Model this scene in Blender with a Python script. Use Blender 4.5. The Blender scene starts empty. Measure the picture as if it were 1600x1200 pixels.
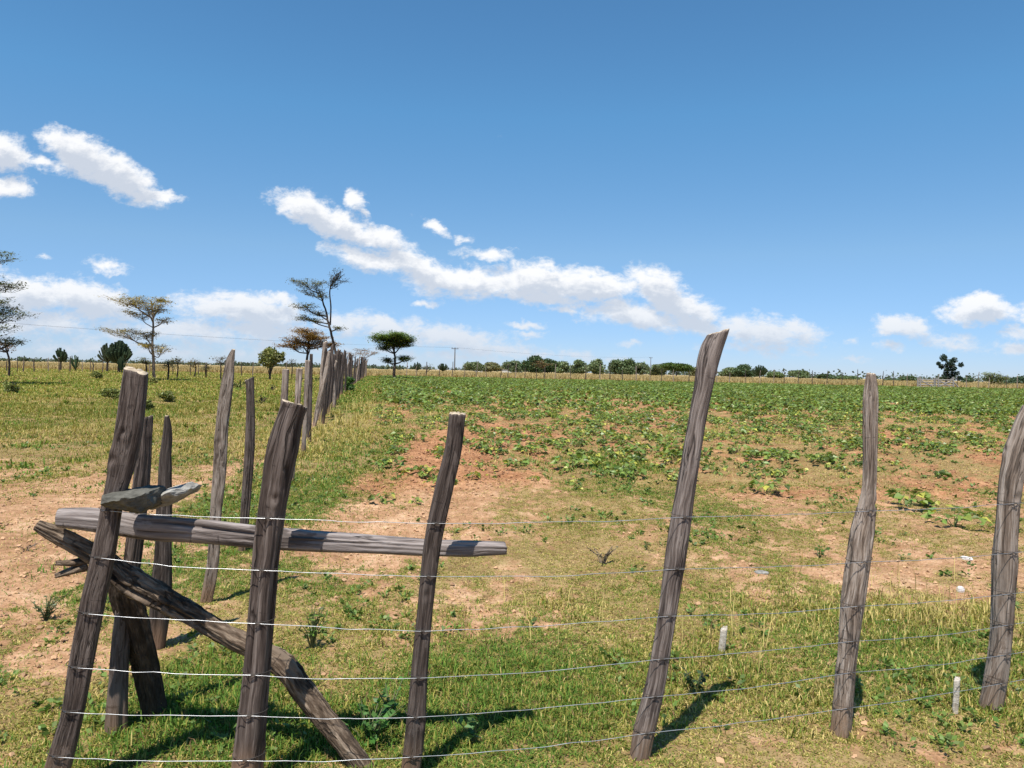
import bpy, bmesh, math, random
import numpy as np
from mathutils import Matrix, Vector

random.seed(7)
RNG = np.random.default_rng(11)
scene = bpy.context.scene
COL = scene.collection
PI = math.pi

# ------------------------------------------------------------------ camera
F = 1160.0                      # focal length in photo pixels (1600 wide)
CAM_H = 1.6
PITCH = math.radians(-0.99)
ROLL = math.radians(1.22)
cp, sp_ = math.cos(PITCH), math.sin(PITCH)
FWD = np.array([0, cp, sp_])
UP0 = np.array([0, -sp_, cp])
RIGHT = math.cos(ROLL) * np.array([1.0, 0, 0]) + math.sin(ROLL) * UP0
UPV = -math.sin(ROLL) * np.array([1.0, 0, 0]) + math.cos(ROLL) * UP0
EYE = np.array([0, 0, CAM_H])
cam_d = bpy.data.cameras.new('camera')
cam = bpy.data.objects.new('camera', cam_d)
COL.objects.link(cam)
cam_d.sensor_width = 36
cam_d.lens = 36 * F / 1600
cam_d.clip_start = 0.05
cam_d.clip_end = 12000
M = Matrix.Identity(4)
for i in range(3):
    M[i][0], M[i][1], M[i][2], M[i][3] = RIGHT[i], UPV[i], -FWD[i], EYE[i]
cam.matrix_world = M
scene.camera = cam

# ------------------------------------------------------------------ exposure
scene.view_settings.view_transform = 'Standard'
scene.view_settings.look = 'None'
scene.view_settings.gamma = 1
scene.view_settings.use_curve_mapping = False
scene.view_settings.exposure = 0.42
scene.cycles.max_bounces = 6
scene.cycles.transparent_max_bounces = 8

# ------------------------------------------------------------------ sun direction
SUN_EL = math.radians(66)
SHADOW_AZ = math.radians(22)                  # shadows fall away from the lens and to the right
sun_to = Vector((-math.sin(SHADOW_AZ) * math.cos(SUN_EL), -math.cos(SHADOW_AZ) * math.cos(SUN_EL), math.sin(SUN_EL)))

# ------------------------------------------------------------------ node helpers
class NT:
    def __init__(self, tree):
        self.t = tree
    def n(self, kind, **kw):
        nd = self.t.nodes.new(kind)
        for k, v in kw.items():
            setattr(nd, k, v)
        return nd
    def link(self, a, b):
        self.t.links.new(a, b)
    def math(self, op, a, b=None, c=None, clamp=False):
        nd = self.t.nodes.new('ShaderNodeMath'); nd.operation = op; nd.use_clamp = clamp
        for i, v in enumerate((a, b, c)):
            if v is None: continue
            if isinstance(v, (int, float)): nd.inputs[i].default_value = v
            else: self.link(v, nd.inputs[i])
        return nd.outputs[0]
    def vmath(self, op, a, b=None):
        nd = self.t.nodes.new('ShaderNodeVectorMath'); nd.operation = op
        for i, v in enumerate((a, b)):
            if v is None: continue
            if isinstance(v, (tuple, list)): nd.inputs[i].default_value = v
            else: self.link(v, nd.inputs[i])
        return nd.outputs[0]
    def smooth(self, v, lo, hi, a=0.0, b=1.0):
        nd = self.t.nodes.new('ShaderNodeMapRange'); nd.interpolation_type = 'SMOOTHSTEP'
        self.link(v, nd.inputs[0])
        for i, x in enumerate((lo, hi, a, b)): nd.inputs[i + 1].default_value = x
        return nd.outputs[0]
    def noise(self, vec, scale, detail=4, rough=0.55, dist=0.0):
        nd = self.t.nodes.new('ShaderNodeTexNoise')
        nd.inputs['Scale'].default_value = scale; nd.inputs['Detail'].default_value = detail
        nd.inputs['Roughness'].default_value = rough; nd.inputs['Distortion'].default_value = dist
        if vec is not None: self.link(vec, nd.inputs['Vector'])
        return nd
    def mapping(self, vec, loc=(0, 0, 0), rot=(0, 0, 0), scale=(1, 1, 1), kind='POINT'):
        nd = self.t.nodes.new('ShaderNodeMapping'); nd.vector_type = kind
        nd.inputs['Location'].default_value = loc; nd.inputs['Rotation'].default_value = rot
        nd.inputs['Scale'].default_value = scale
        self.link(vec, nd.inputs['Vector'])
        return nd.outputs[0]
    def mix(self, fac, a, b, mode='MIX'):
        nd = self.t.nodes.new('ShaderNodeMix'); nd.data_type = 'RGBA'; nd.blend_type = mode
        if isinstance(fac, (int, float)): nd.inputs[0].default_value = fac
        else: self.link(fac, nd.inputs[0])
        for i, v in ((6, a), (7, b)):
            if isinstance(v, (tuple, list)): nd.inputs[i].default_value = (*v[:3], 1)
            else: self.link(v, nd.inputs[i])
        return nd.outputs[2]
    def ramp(self, fac, stops):
        nd = self.t.nodes.new('ShaderNodeValToRGB')
        e = nd.color_ramp.elements
        while len(e) < len(stops): e.new(0.5)
        for el, (p, c) in zip(e, stops):
            el.position = p; el.color = (*c, 1)
        self.link(fac, nd.inputs[0])
        return nd.outputs[0]

# ------------------------------------------------------------------ world: Nishita sky with drifting cumulus
world = bpy.data.worlds.new("World")
scene.world = world
world.use_nodes = True
W = NT(world.node_tree)
world.node_tree.nodes.clear()
out = W.n('ShaderNodeOutputWorld')
sky = W.n('ShaderNodeTexSky', sky_type='NISHITA')
sky.sun_disc = False
sky.sun_elevation = SUN_EL
sky.sun_rotation = math.atan2(sun_to.x, sun_to.y)
sky.altitude = 1700
sky.air_density = 1.0
sky.dust_density = 0.1
sky.ozone_density = 3.0
bg_sky = W.n('ShaderNodeBackground'); bg_sky.inputs[1].default_value = 0.125
tc = W.n('ShaderNodeTexCoord')
sep = W.n('ShaderNodeSeparateXYZ'); W.link(tc.outputs['Generated'], sep.inputs[0])
ysafe = W.math('MAXIMUM', sep.outputs[1], 0.08)
uu = W.math('DIVIDE', sep.outputs[0], ysafe)
vv = W.math('DIVIDE', sep.outputs[2], ysafe)
elev = W.math('MAXIMUM', W.math('DIVIDE', sep.outputs[2], W.math('SQRT', W.math('ADD', W.math('MULTIPLY', sep.outputs[0], sep.outputs[0]), W.math('ADD', W.math('MULTIPLY', sep.outputs[1], sep.outputs[1]), 1e-4)))), 0.0)
# clear high altitude air: deeper blue overhead, pale blue haze low down
air = W.ramp(elev, [(0.0, (.42, .50, .74)), (.05, (.47, .57, .76)), (.155, (.64, .76, .80)), (.34, (.58, .93, .985)), (.52, (.55, .90, .98))])
W.link(W.mix(1.0, sky.outputs[0], air, 'MULTIPLY'), bg_sky.inputs[0])
comb = W.n('ShaderNodeCombineXYZ'); W.link(uu, comb.inputs[0]); W.link(vv, comb.inputs[1])
# cloud puffs: tangent of bearing and of elevation, half widths, tilt (deg, + = falling to the right), weight
def sky_uv(px, py):
    d = FWD + (px - 800) / F * RIGHT - (py - 600) / F * UPV
    return d[0] / d[1], d[2] / d[1]
PUFFS = [
 (5,238,52,34,10,.95),(12,292,48,20,0,.8),(70,258,48,16,12,.6),(120,240,62,38,25,1.05),(185,275,78,34,26,1.05),(238,301,54,12,6,.8),
 (100,222,26,24,20,.8),(165,413,40,17,14,.65),(68,402,20,6,0,.35),
 (40,462,100,34,4,.9),(-30,450,70,40,0,.9),(130,470,80,40,12,.95),(175,478,50,30,10,.8),(330,480,80,28,0,.72),(400,488,95,34,8,.95),(425,470,45,18,10,.7),
 (60,505,170,34,0,.62),(270,520,240,34,0,.58),(420,520,160,36,4,.62),(200,550,420,24,0,.5),(620,552,300,20,0,.42),
 (468,322,56,26,12,.9),(520,347,110,24,17,.95),(590,370,56,20,12,.85),(555,312,24,20,40,.8),(572,334,14,8,40,.5),
 (580,402,80,22,10,.9),(640,414,95,26,12,.85),(700,436,85,32,8,.95),(770,442,80,26,8,.9),(845,440,100,34,3,1.0),(925,447,75,32,3,1.0),(830,462,140,16,3,.8),
 (680,355,40,12,30,.7),(722,370,22,11,0,.6),(760,395,52,11,0,.62),(795,392,22,6,0,.4),
 (1030,452,64,34,22,.95),(1065,478,72,28,10,.9),(1000,495,110,26,4,.8),(1080,505,70,22,14,.85),(970,480,70,18,0,.6),
 (880,482,40,9,0,.6),(1190,518,110,30,8,.78),(1245,515,60,26,10,.6),(1180,540,140,20,0,.45),
 (670,475,32,8,0,.6),(820,508,34,9,0,.65),(825,524,34,9,0,.6),(610,512,120,26,5,.7),(710,530,130,24,6,.72),(530,505,60,22,0,.66),(770,545,130,18,3,.6),(850,552,130,12,0,.5),
 (960,560,80,8,0,.45),(985,538,26,8,0,.5),(1075,552,20,5,0,.35),
 (1418,510,50,22,8,.9),(1385,519,20,10,0,.7),(1535,485,72,26,0,1.0),(1393,540,26,14,0,.62),(1500,535,80,20,6,.55),(1590,524,36,17,0,.6),(1595,548,50,14,0,.5),
 (1333,533,18,8,0,.5),(1320,560,50,8,0,.4),(1640,490,60,30,0,.8),(1750,520,120,35,0,.8),(-150,470,120,50,0,.9),(-180,270,120,50,15,.9),(785,211,10,5,0,.2),(1033,267,9,5,0,.22)]
grp = bpy.data.node_groups.new('cloud_density', 'ShaderNodeTree')
grp.interface.new_socket('Vector', in_out='INPUT', socket_type='NodeSocketVector')
grp.interface.new_socket('Density', in_out='OUTPUT', socket_type='NodeSocketFloat')
G = NT(grp)
gi = G.n('NodeGroupInput'); go = G.n('NodeGroupOutput')
w1 = G.noise(gi.outputs[0], 22, 3, .6)
w2 = G.noise(gi.outputs[0], 75, 3, .6)
o1 = G.vmath('MULTIPLY', G.vmath('SUBTRACT', w1.outputs['Color'], (.5, .5, .5)), (.034, .026, 0))
o2 = G.vmath('MULTIPLY', G.vmath('SUBTRACT', w2.outputs['Color'], (.5, .5, .5)), (.013, .012, 0))
pw = G.vmath('ADD', G.vmath('ADD', gi.outputs[0], o1), o2)
acc = None
for (px, py, rx, ry, rot, wt) in PUFFS:
    u, v = sky_uv(px, py)
    m = G.mapping(pw, (u, v, 0), (0, 0, -math.radians(rot + 1.2)), (rx * 1.29 / F, ry * 1.24 / F, 1), 'TEXTURE')
    g = G.n('ShaderNodeTexGradient', gradient_type='SPHERICAL'); G.link(m, g.inputs[0])
    s = G.math('MULTIPLY', g.outputs['Fac'], wt)
    acc = s if acc is None else G.math('MAXIMUM', acc, s)
nz = G.noise(G.mapping(gi.outputs[0], rot=(0, 0, .25), scale=(26, 46, 1)), 1.0, 10, .70, .2)
nd_ = G.math('MULTIPLY', G.math('SUBTRACT', nz.outputs['Fac'], .5), 1.35)
edge = G.smooth(acc, 0.0, .13)
dn = G.math('MULTIPLY', G.math('ADD', acc, nd_), edge)
G.link(dn, go.inputs[0])
def cloud(vec):
    nd = W.n('ShaderNodeGroup'); nd.node_tree = grp
    W.link(vec, nd.inputs[0]); return nd.outputs[0]
d0 = cloud(comb.outputs[0])
d1 = cloud(W.vmath('ADD', comb.outputs[0], (-.008, .020, 0)))
alpha = W.smooth(d0, .11, .58)
infront = W.smooth(sep.outputs[1], .1, .3)
abovehz = W.smooth(vv, .0, .02)
alpha = W.math('MULTIPLY', W.math('MULTIPLY', alpha, infront), W.math('MULTIPLY', abovehz, .95))
shade = W.smooth(d1, .16, .70)
ccol = W.mix(shade, (.77, .77, .775), (.475, .515, .585))
ccol = W.mix(W.smooth(vv, .01, .13, .75, 0), ccol, (.435, .505, .605))
bg_c = W.n('ShaderNodeBackground'); bg_c.inputs[1].default_value = 1.0
W.link(ccol, bg_c.inputs[0])
mx = W.n('ShaderNodeMixShader')
W.link(alpha, mx.inputs[0]); W.link(bg_sky.outputs[0], mx.inputs[1]); W.link(bg_c.outputs[0], mx.inputs[2])
W.link(mx.outputs[0], out.inputs[0])
world.cycles.sampling_method = 'MANUAL'
world.cycles.sample_map_resolution = 256

# ------------------------------------------------------------------ sun
sun_d = bpy.data.lights.new('sun', 'SUN')
sun_d.energy = 5.0
sun_d.angle = math.radians(0.5)
sun_d.color = (1.0, .955, .88)
sun = bpy.data.objects.new('sun', sun_d)
COL.objects.link(sun)
sun.location = (-10, -20, 40)
sun.rotation_euler = (-sun_to).to_track_quat('-Z', 'Y').to_euler()

# ------------------------------------------------------------------ numpy noise
def _h(ix, iy, iz, seed):
    n = (ix.astype(np.int64) * 374761393 + iy.astype(np.int64) * 668265263 + iz.astype(np.int64) * 2147483647 + seed * 974634277) & 0xffffffff
    n = ((n ^ (n >> 13)) * 1274126177) & 0xffffffff
    n = ((n ^ (n >> 16)) * 2246822519) & 0xffffffff
    return ((n ^ (n >> 15)) & 0xffffff) / float(0xffffff)
def vnoise(x, y, z=None, seed=0):
    x = np.asarray(x, float); y = np.asarray(y, float)
    fx = np.floor(x); fy = np.floor(y)
    tx = x - fx; ty = y - fy
    tx = tx * tx * (3 - 2 * tx); ty = ty * ty * (3 - 2 * ty)
    def plane(fz):
        a = _h(fx, fy, fz, seed); b = _h(fx + 1, fy, fz, seed)
        c = _h(fx, fy + 1, fz, seed); d = _h(fx + 1, fy + 1, fz, seed)
        return (a + (b - a) * tx) + ((c + (d - c) * tx) - (a + (b - a) * tx)) * ty
    if z is None:
        return plane(np.zeros_like(fx))
    z = np.asarray(z, float); fz = np.floor(z); tz = z - fz; tz = tz * tz * (3 - 2 * tz)
    p = plane(fz); q = plane(fz + 1)
    return p + (q - p) * tz
def fbm(x, y, octv=4, seed=0, gain=.5, z=None):
    s = 0; a = 1; t = 0
    for k in range(octv):
        f = 2.03 ** k
        s = s + a * vnoise(x * f + 17.3 * k, y * f - 9.1 * k, None if z is None else z * f, seed + k)
        t += a; a *= gain
    return s / t
def sstep(a, b, x):
    t = np.clip((x - a) / (b - a), 0, 1)
    return t * t * (3 - 2 * t)

# ------------------------------------------------------------------ terrain
def base_z(X, Y):
    Yp = np.maximum(np.asarray(Y, float), 0)
    r = np.sqrt(np.asarray(X, float) ** 2 * .25 + Yp ** 2)
    z = .55 * sstep(8, 150, r) * 1.35
    return z + .62 * sstep(110, 420, r)
def px_ground(px, py):
    d = FWD + (px - 800) / F * RIGHT - (py - 600) / F * UPV
    t = 4.0
    for _ in range(60):
        p = EYE + d * t
        z = float(base_z(p[0], p[1]))
        t_new = (z - CAM_H) / d[2] if d[2] < -1e-4 else 400
        t = t + .6 * (min(t_new, 600) - t)
    p = EYE + d * t
    return p[0], p[1]
def at(px, py, Y):
    d = FWD + (px - 800) / F * RIGHT - (py - 600) / F * UPV
    return EYE + d * (Y / d[1])
# fence line running away at the left: X as a function of Y
def fence_x(Y):
    return np.interp(Y, [0, 3.2, 5, 16, 38, 60, 100], [-1.1, -1.72, -2.07, -4.4, -8.9, -12.9, -19.6])
def field_edge(Y):
    return -0.2 - .175 * np.asarray(Y, float)
FAR_Y = 100.0
def far_y(X):                              # the far side of the field, a little nearer on the right
    return FAR_Y - .02 * np.asarray(X, float)
# bare soil (-) and lush (+) places on the ground: centre and half size
_SP = [(60,870,130,50,-.42),(60,1000,120,60,-.36),(20,930,90,60,-.3),(140,1050,80,30,-.12),(330,835,150,32,-.42),(600,850,75,26,-.4),
 (760,945,115,34,-.42),(845,985,60,26,-.4),(965,965,40,26,-.2),(1060,850,80,45,-.36),(1090,925,60,30,-.28),(1210,800,150,40,-.34),
 (1300,885,130,36,-.38),(1480,895,120,26,-.5),(690,720,100,60,-.4),(640,790,60,25,-.2),(150,765,250,35,-.22),(60,800,120,25,-.2),
 (780,1085,170,70,.4),(300,1090,100,80,.45),(960,728,65,22,.5),(575,705,55,110,.36),(1450,1000,150,60,.34),(1150,1040,170,70,.24),
 (60,1140,110,50,.14),(520,960,140,90,.12),(900,1120,120,60,.2),(1500,1165,150,36,-.22),(1200,1185,90,25,-.22),(870,860,90,30,.16),(960,1180,60,20,-.1),
 (1000,1010,90,40,.12),(1330,730,200,25,.1),(700,900,60,30,.05),(470,830,60,60,.05),(1480,770,120,20,-.1),(1000,790,120,25,-.1)]
SPOTS = []
for (px, py, rx, ry, a) in _SP:
    x0, y0 = px_ground(px, py)
    _, yt = px_ground(px, py - ry); _, yb = px_ground(px, py + ry)
    SPOTS.append((x0, y0, rx * y0 / F, max(abs(yt - yb) / 2, .15), a))
def in_field(X, Y):
    X = np.asarray(X, float); Y = np.asarray(Y, float)
    wob = (fbm(X * .5, Y * .3, 3, 5) - .5) * 1.6
    return sstep(-.5, .6, X - field_edge(Y) + wob) * sstep(8.4, 11.0, Y + wob * 1.2) * (1 - sstep(-.6, .6, Y - (far_y(X) - 3)))
def cover(X, Y):
    X = np.asarray(X, float); Y = np.asarray(Y, float)
    s = X + .14 * Y
    b = .36 * fbm(s * 1.15, Y * .42, 4, 21) + .32 * fbm(X * 3.1, Y * 2.0, 4, 33, .6) + .32 * fbm(X * 10, Y * 9, 3, 41, .6)
    b = b + .05
    for (x0, y0, sx, sy, a) in SPOTS:
        q = ((X - x0) / sx) ** 2 + ((Y - y0) / sy) ** 2
        b = b + a * (.62 if (a > 0 or x0 < -1.2) else .25) * np.exp(-q * .75)
    fld = in_field(X, Y)
    b = b - .07 * fld + .12 * fld * sstep(.5, .62, fbm(X * .8, Y * .45, 3, 71)) * (1 - sstep(20, 40, Y))
    left = sstep(0, 1.2, fence_x(Y) - X)
    verge = sstep(-.2, .3, X - fence_x(Y)) * sstep(-.1, .5, field_edge(Y) - .2 - X) * sstep(6.5, 9, Y)
    b = b + .2 * verge
    b = b + .30 * left * sstep(10, 20, Y) - .02 * left * sstep(7, 9, Y) * (1 - sstep(10, 14, Y))
    b = b + .3 * sstep(FAR_Y - 4, FAR_Y + 4, Y)
    return sstep(.41, .58, b)
def micro_z(X, Y):
    X = np.asarray(X, float); Y = np.asarray(Y, float)
    r = np.hypot(X, Y)
    fade = 1 - sstep(30, 70, r)
    fld = sstep(-.6, 1.2, X - field_edge(Y) + 1) * sstep(5, 9, Y)
    s = X + .14 * Y
    furrow = .022 * np.sin(s * 2 * PI / .95 + 2.2 * fbm(X * .3, Y * .12, 2, 8)) * sstep(4, 7, Y)* sstep(-1, 1, X - fence_x(Y) - .5)
    z = (fbm(X * .7, Y * .7, 3, 3) - .5) * .09
    z = z + (fbm(X * 6, Y * 6, 4, 4, .6) - .5) * (.040 + .045 * fld)
    z = z + (fbm(X * 24, Y * 24, 2, 6, .6) - .5) * (.016 + .012 * fld) * (1 - sstep(12, 20, r))
    return (z + furrow) * fade
def ground_z(X, Y):
    return base_z(X, Y) + micro_z(X, Y)

# ------------------------------------------------------------------ object helpers
def tag(o, label=None, cat=None, group=None, kind=None):
    if label: o['label'] = label
    if cat: o['category'] = cat
    if group: o['group'] = group
    if kind: o['kind'] = kind
    return o
def empty(name, loc, label, cat, group=None):
    o = bpy.data.objects.new(name, None)
    o.empty_display_size = .2
    COL.objects.link(o)
    o.location = loc
    return tag(o, label, cat, group)
def np_mesh(name, V, faces, mats, mat_idx=None, uv=None, cols=None, smooth=True):
    """V (n,3); faces: list of int arrays (m,k)"""
    me = bpy.data.meshes.new(name)
    V = np.asarray(V, np.float32)
    faces = [np.asarray(f, np.int32) for f in faces if len(f)]
    nl = sum(f.size for f in faces); nf = sum(len(f) for f in faces)
    me.vertices.add(len(V)); me.vertices.foreach_set('co', V.ravel())
    me.loops.add(nl); me.polygons.add(nf)
    lv = np.concatenate([f.ravel() for f in faces])
    tot = np.concatenate([np.full(len(f), f.shape[1], np.int32) for f in faces])
    st = np.concatenate([[0], np.cumsum(tot)[:-1]]).astype(np.int32)
    me.loops.foreach_set('vertex_index', lv)
    me.polygons.foreach_set('loop_start', st)
    try: me.polygons.foreach_set('loop_total', tot)
    except Exception: pass
    me.polygons.foreach_set('use_smooth', np.full(nf, smooth))
    if mat_idx is not None:
        me.polygons.foreach_set('material_index', np.asarray(mat_idx, np.int32))
    me.update(calc_edges=True)
    if uv is not None:
        l = me.uv_layers.new(name='UVMap'); l.data.foreach_set('uv', np.asarray(uv, np.float32)[lv].ravel())
    if cols is not None:
        a = me.color_attributes.new('col', 'FLOAT_COLOR', 'POINT')
        c = np.ones((len(V), 4), np.float32); c[:, :3] = cols
        a.data.foreach_set('color', c.ravel())
    for m in (mats if isinstance(mats, (list, tuple)) else [mats]):
        me.materials.append(m)
    me.validate(clean_customdata=False)
    return me
def link_mesh(name, me, parent=None, loc=None):
    o = bpy.data.objects.new(name, me)
    COL.objects.link(o)
    if parent is not None: o.parent = parent
    if loc is not None: o.location = loc
    return o

class Acc:
    """collects tubes, boxes and leaves into one mesh"""
    def __init__(self):
        self.V = []; self.Q = []; self.T = []; self.C = []; self.UV = []; self.n = 0
    def add(self, V, Q=None, T=None, col=(1, 1, 1), uv=None):
        V = np.asarray(V, float)
        if Q is not None and len(Q): self.Q.append(np.asarray(Q) + self.n)
        if T is not None and len(T): self.T.append(np.asarray(T) + self.n)
        self.V.append(V); self.n += len(V)
        c = np.asarray(col, float)
        self.C.append(np.broadcast_to(c, (len(V), 3)))
        self.UV.append(np.zeros((len(V), 2)) if uv is None else np.asarray(uv))
    def tube(self, pts, rad, seg=6, col=(1, 1, 1), cap=True):
        pts = np.asarray(pts, float); n = len(pts)
        rad = np.broadcast_to(np.asarray(rad, float), (n,))
        t = np.gradient(pts, axis=0)
        t /= np.linalg.norm(t, axis=1)[:, None] + 1e-9
        ref = np.where(np.abs(t[:, 2:3]) > .8, np.array([[1., 0, 0]]), np.array([[0, 0, 1.]]))
        ref = np.broadcast_to(ref[0], (n, 3))
        a = np.cross(t, ref); a /= np.linalg.norm(a, axis=1)[:, None] + 1e-9
        b = np.cross(t, a)
        th = np.arange(seg) * 2 * PI / seg
        V = pts[:, None] + rad[:, None, None] * (np.cos(th)[None, :, None] * a[:, None] + np.sin(th)[None, :, None] * b[:, None])
        i = np.arange(n - 1)[:, None] * seg; j = np.arange(seg)[None]; k = (j + 1) % seg
        Q = np.stack([i + j, i + k, i + seg + k, i + seg + j], -1).reshape(-1, 4)
        L = np.concatenate([[0], np.cumsum(np.linalg.norm(np.diff(pts, axis=0), axis=1))])
        uv = np.stack([np.broadcast_to(th[None] * rad.mean(), (n, seg)), np.broadcast_to(L[:, None], (n, seg))], -1).reshape(-1, 2)
        self.add(V.reshape(-1, 3), Q, None, col, uv)
        if cap:
            for e, r in ((0, 1), (n - 1, -1)):
                base = self.n
                self.add(np.vstack([V[e], pts[e][None]]), None, [[(k2 + 1) % seg, k2, seg][::r] for k2 in range(seg)], col)
    def box(self, c, size, rot=0, col=(1, 1, 1), ax=None):
        sx, sy, sz = np.asarray(size) / 2
        v = np.array([[x, y, z] for x in (-sx, sx) for y in (-sy, sy) for z in (-sz, sz)])
        if ax is not None: v = v @ np.asarray(ax)
        elif rot:
            cr, sr = math.cos(rot), math.sin(rot)
            v = np.stack([v[:, 0] * cr - v[:, 1] * sr, v[:, 0] * sr + v[:, 1] * cr, v[:, 2]], 1)
        v = v + np.asarray(c)
        q = [[0, 1, 3, 2], [4, 6, 7, 5], [0, 4, 5, 1], [2, 3, 7, 6], [0, 2, 6, 4], [1, 5, 7, 3]]
        self.add(v, q, None, col)
    def leaves(self, P, size, flat=.5, col=(.08, .12, .03), jit=.35, rng=RNG, aspect=.55, dirs=None):
        """one diamond leaf / leaf spray per point"""
        P = np.asarray(P, float); n = len(P)
        if n == 0: P = np.zeros((1, 3)); n = 1
        s = np.asarray(size) * (.6 + .8 * rng.random(n))
        if dirs is None:
            d = rng.normal(size=(n, 3)); d[:, 2] *= (1 - flat)
        else:
            d = dirs + rng.normal(size=(n, 3)) * .25
        d /= np.linalg.norm(d, axis=1)[:, None] + 1e-9
        nr = rng.normal(size=(n, 3)) * (1 - flat) + np.array([0, 0, 1.]) * (.35 + flat)
        w = np.cross(d, nr); w /= np.linalg.norm(w, axis=1)[:, None] + 1e-9
        a = P - d * s[:, None] * .5; b = P + w * s[:, None] * aspect * .5
        c = P + d * s[:, None] * .5; e = P - w * s[:, None] * aspect * .5
        V = np.stack([a, b, c, e], 1).reshape(-1, 3)
        Q = (np.arange(n)[:, None] * 4 + np.arange(4)[None])
        cc = np.asarray(col)[None] * (1 + (rng.random((n, 1)) - .5) * 2 * jit) * (1 + (rng.random((n, 3)) - .5) * .2)
        self.add(V, Q, None, np.repeat(cc, 4, axis=0))
    def mesh(self, name, mat, smooth=True):
        return np_mesh(name, np.vstack(self.V), ([np.vstack(self.Q)] if self.Q else []) + ([np.vstack(self.T)] if self.T else []), mat,
                       uv=np.vstack(self.UV), cols=np.vstack(self.C), smooth=smooth)
    def build(self, name, mat, parent=None, loc=None, smooth=True):
        me = self.mesh(name, mat, smooth)
        if loc is not None:
            me.transform(Matrix.Translation(-Vector(loc)))
        return link_mesh(name, me, parent, loc if parent is None else None)

# ------------------------------------------------------------------ materials
def new_mat(name):
    m = bpy.data.materials.new(name); m.use_nodes = True
    n = NT(m.node_tree)
    b = m.node_tree.nodes['Principled BSDF']
    return m, n, b
def bump(n, h, b, strength, dist):
    bp = n.n('ShaderNodeBump'); bp.inputs['Strength'].default_value = strength; bp.inputs['Distance'].default_value = dist
    n.link(h, bp.inputs['Height']); n.link(bp.outputs[0], b.inputs['Normal'])

def wood_mat(name, dark, mid, light, grain=(70, 3.2), lightness=.5, rough=.85, patch=(.55, .75), crackdark=.25, foot=True):
    m, n, b = new_mat(name)
    tcx = n.n('ShaderNodeTexCoord'); oi = n.n('ShaderNodeObjectInfo')
    rnd = n.math('MULTIPLY', oi.outputs['Random'], 37.0)
    cx = n.n('ShaderNodeCombineXYZ'); n.link(rnd, cx.inputs[0]); n.link(rnd, cx.inputs[1]); n.link(rnd, cx.inputs[2])
    gs = n.smooth(n.math('FRACT', n.math('MULTIPLY', oi.outputs['Random'], 7.31)), 0, 1, .55, 1.25)
    cg = n.n('ShaderNodeCombineXYZ'); n.link(gs, cg.inputs[0]); n.link(gs, cg.inputs[1]); n.link(gs, cg.inputs[2])
    uvv = n.vmath('ADD', n.vmath('MULTIPLY', tcx.outputs['UV'], cg.outputs[0]), cx.outputs[0])
    wav = n.noise(uvv, 6, 2, .5)
    uvw = n.vmath('ADD', uvv, n.vmath('MULTIPLY', n.vmath('SUBTRACT', wav.outputs['Color'], (.5, .5, .5)), (.02, .0, 0)))
    g1 = n.noise(n.mapping(uvw, scale=(grain[0], grain[1], 1)), 1, 6, .62, .3)
    g2 = n.noise(n.mapping(uvw, scale=(grain[0] * 3.2, grain[1] * 3, 1)), 1, 4, .6)
    pt = n.noise(n.mapping(uvw, scale=(9, 2.4, 1)), 1, 4, .6, .4)
    gg = n.math('ADD', n.math('MULTIPLY', g1.outputs['Fac'], .5), n.math('MULTIPLY', g2.outputs['Fac'], .5))
    c = n.ramp(gg, [(.36, dark), (.49, mid), (.64, light)])
    c = n.mix(n.smooth(pt.outputs['Fac'], patch[0], patch[1], 0, lightness), c, light)
    ck = n.noise(n.mapping(uvw, scale=(grain[0] * .38, grain[1] * .5, 1)), 1, 4, .55, .25)
    ln = n.math('ABSOLUTE', n.math('SUBTRACT', ck.outputs['Fac'], .52))
    crack = n.math('MULTIPLY', n.smooth(ln, .004, .022, 1, 0), n.smooth(pt.outputs['Fac'], .42, .56))
    fine = n.noise(n.mapping(uvw, scale=(grain[0] * 6, grain[1] * 9, 1)), 1, 3, .7)
    c = n.mix(n.math('MULTIPLY', crack, .8), c, tuple(x * crackdark for x in mid))
    # peeled and bleached islands with ragged edges, sideways checks, soil splashed foot
    pl = n.noise(n.mapping(uvw, scale=(16, 3.4, 1)), 1, 5, .65, .6)
    c = n.mix(n.smooth(pl.outputs['Fac'], .575, .60, 0, .7), c, n.mix(.45, light, mid))
    c = n.mix(n.smooth(pl.outputs['Fac'], .40, .37, 0, .55), c, dark)
    chk = n.noise(n.mapping(uvw, scale=(14, 60, 1)), 1, 3, .6, .3)
    c = n.mix(n.smooth(chk.outputs['Fac'], .66, .70, 0, .6), c, dark)
    so = n.n('ShaderNodeSeparateXYZ'); n.link(tcx.outputs['Object'], so.inputs[0])
    ft = n.math('MULTIPLY', n.smooth(so.outputs[2], .02, .22, 1, 0), n.smooth(pt.outputs['Fac'], .35, .6, .25, .9))
    if foot: c = n.mix(ft, c, (.24, .145, .085))
    val = n.smooth(oi.outputs['Random'], 0, 1, .8, 1.22)
    cb = n.n('ShaderNodeCombineXYZ')
    for k in range(3): n.link(val, cb.inputs[k])
    c = n.mix(1.0, c, cb.outputs[0], 'MULTIPLY')
    n.link(c, b.inputs['Base Color'])
    b.inputs['Roughness'].default_value = rough
    b.inputs['Specular IOR Level'].default_value = .25
    hh = n.math('ADD', n.math('SUBTRACT', gg, n.math('MULTIPLY', crack, .55)), n.math('MULTIPLY', fine.outputs['Fac'], .25))
    bump(n, hh, b, 1.0, .009)
    return m
WOOD = wood_mat('weathered_wood', (.022, .015, .012), (.072, .053, .044), (.17, .137, .118), lightness=.35)
WOOD_GREY = wood_mat('silver_grey_wood', (.042, .027, .019), (.20, .15, .116), (.46, .385, .325), lightness=.65, patch=(.48, .7))
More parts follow.
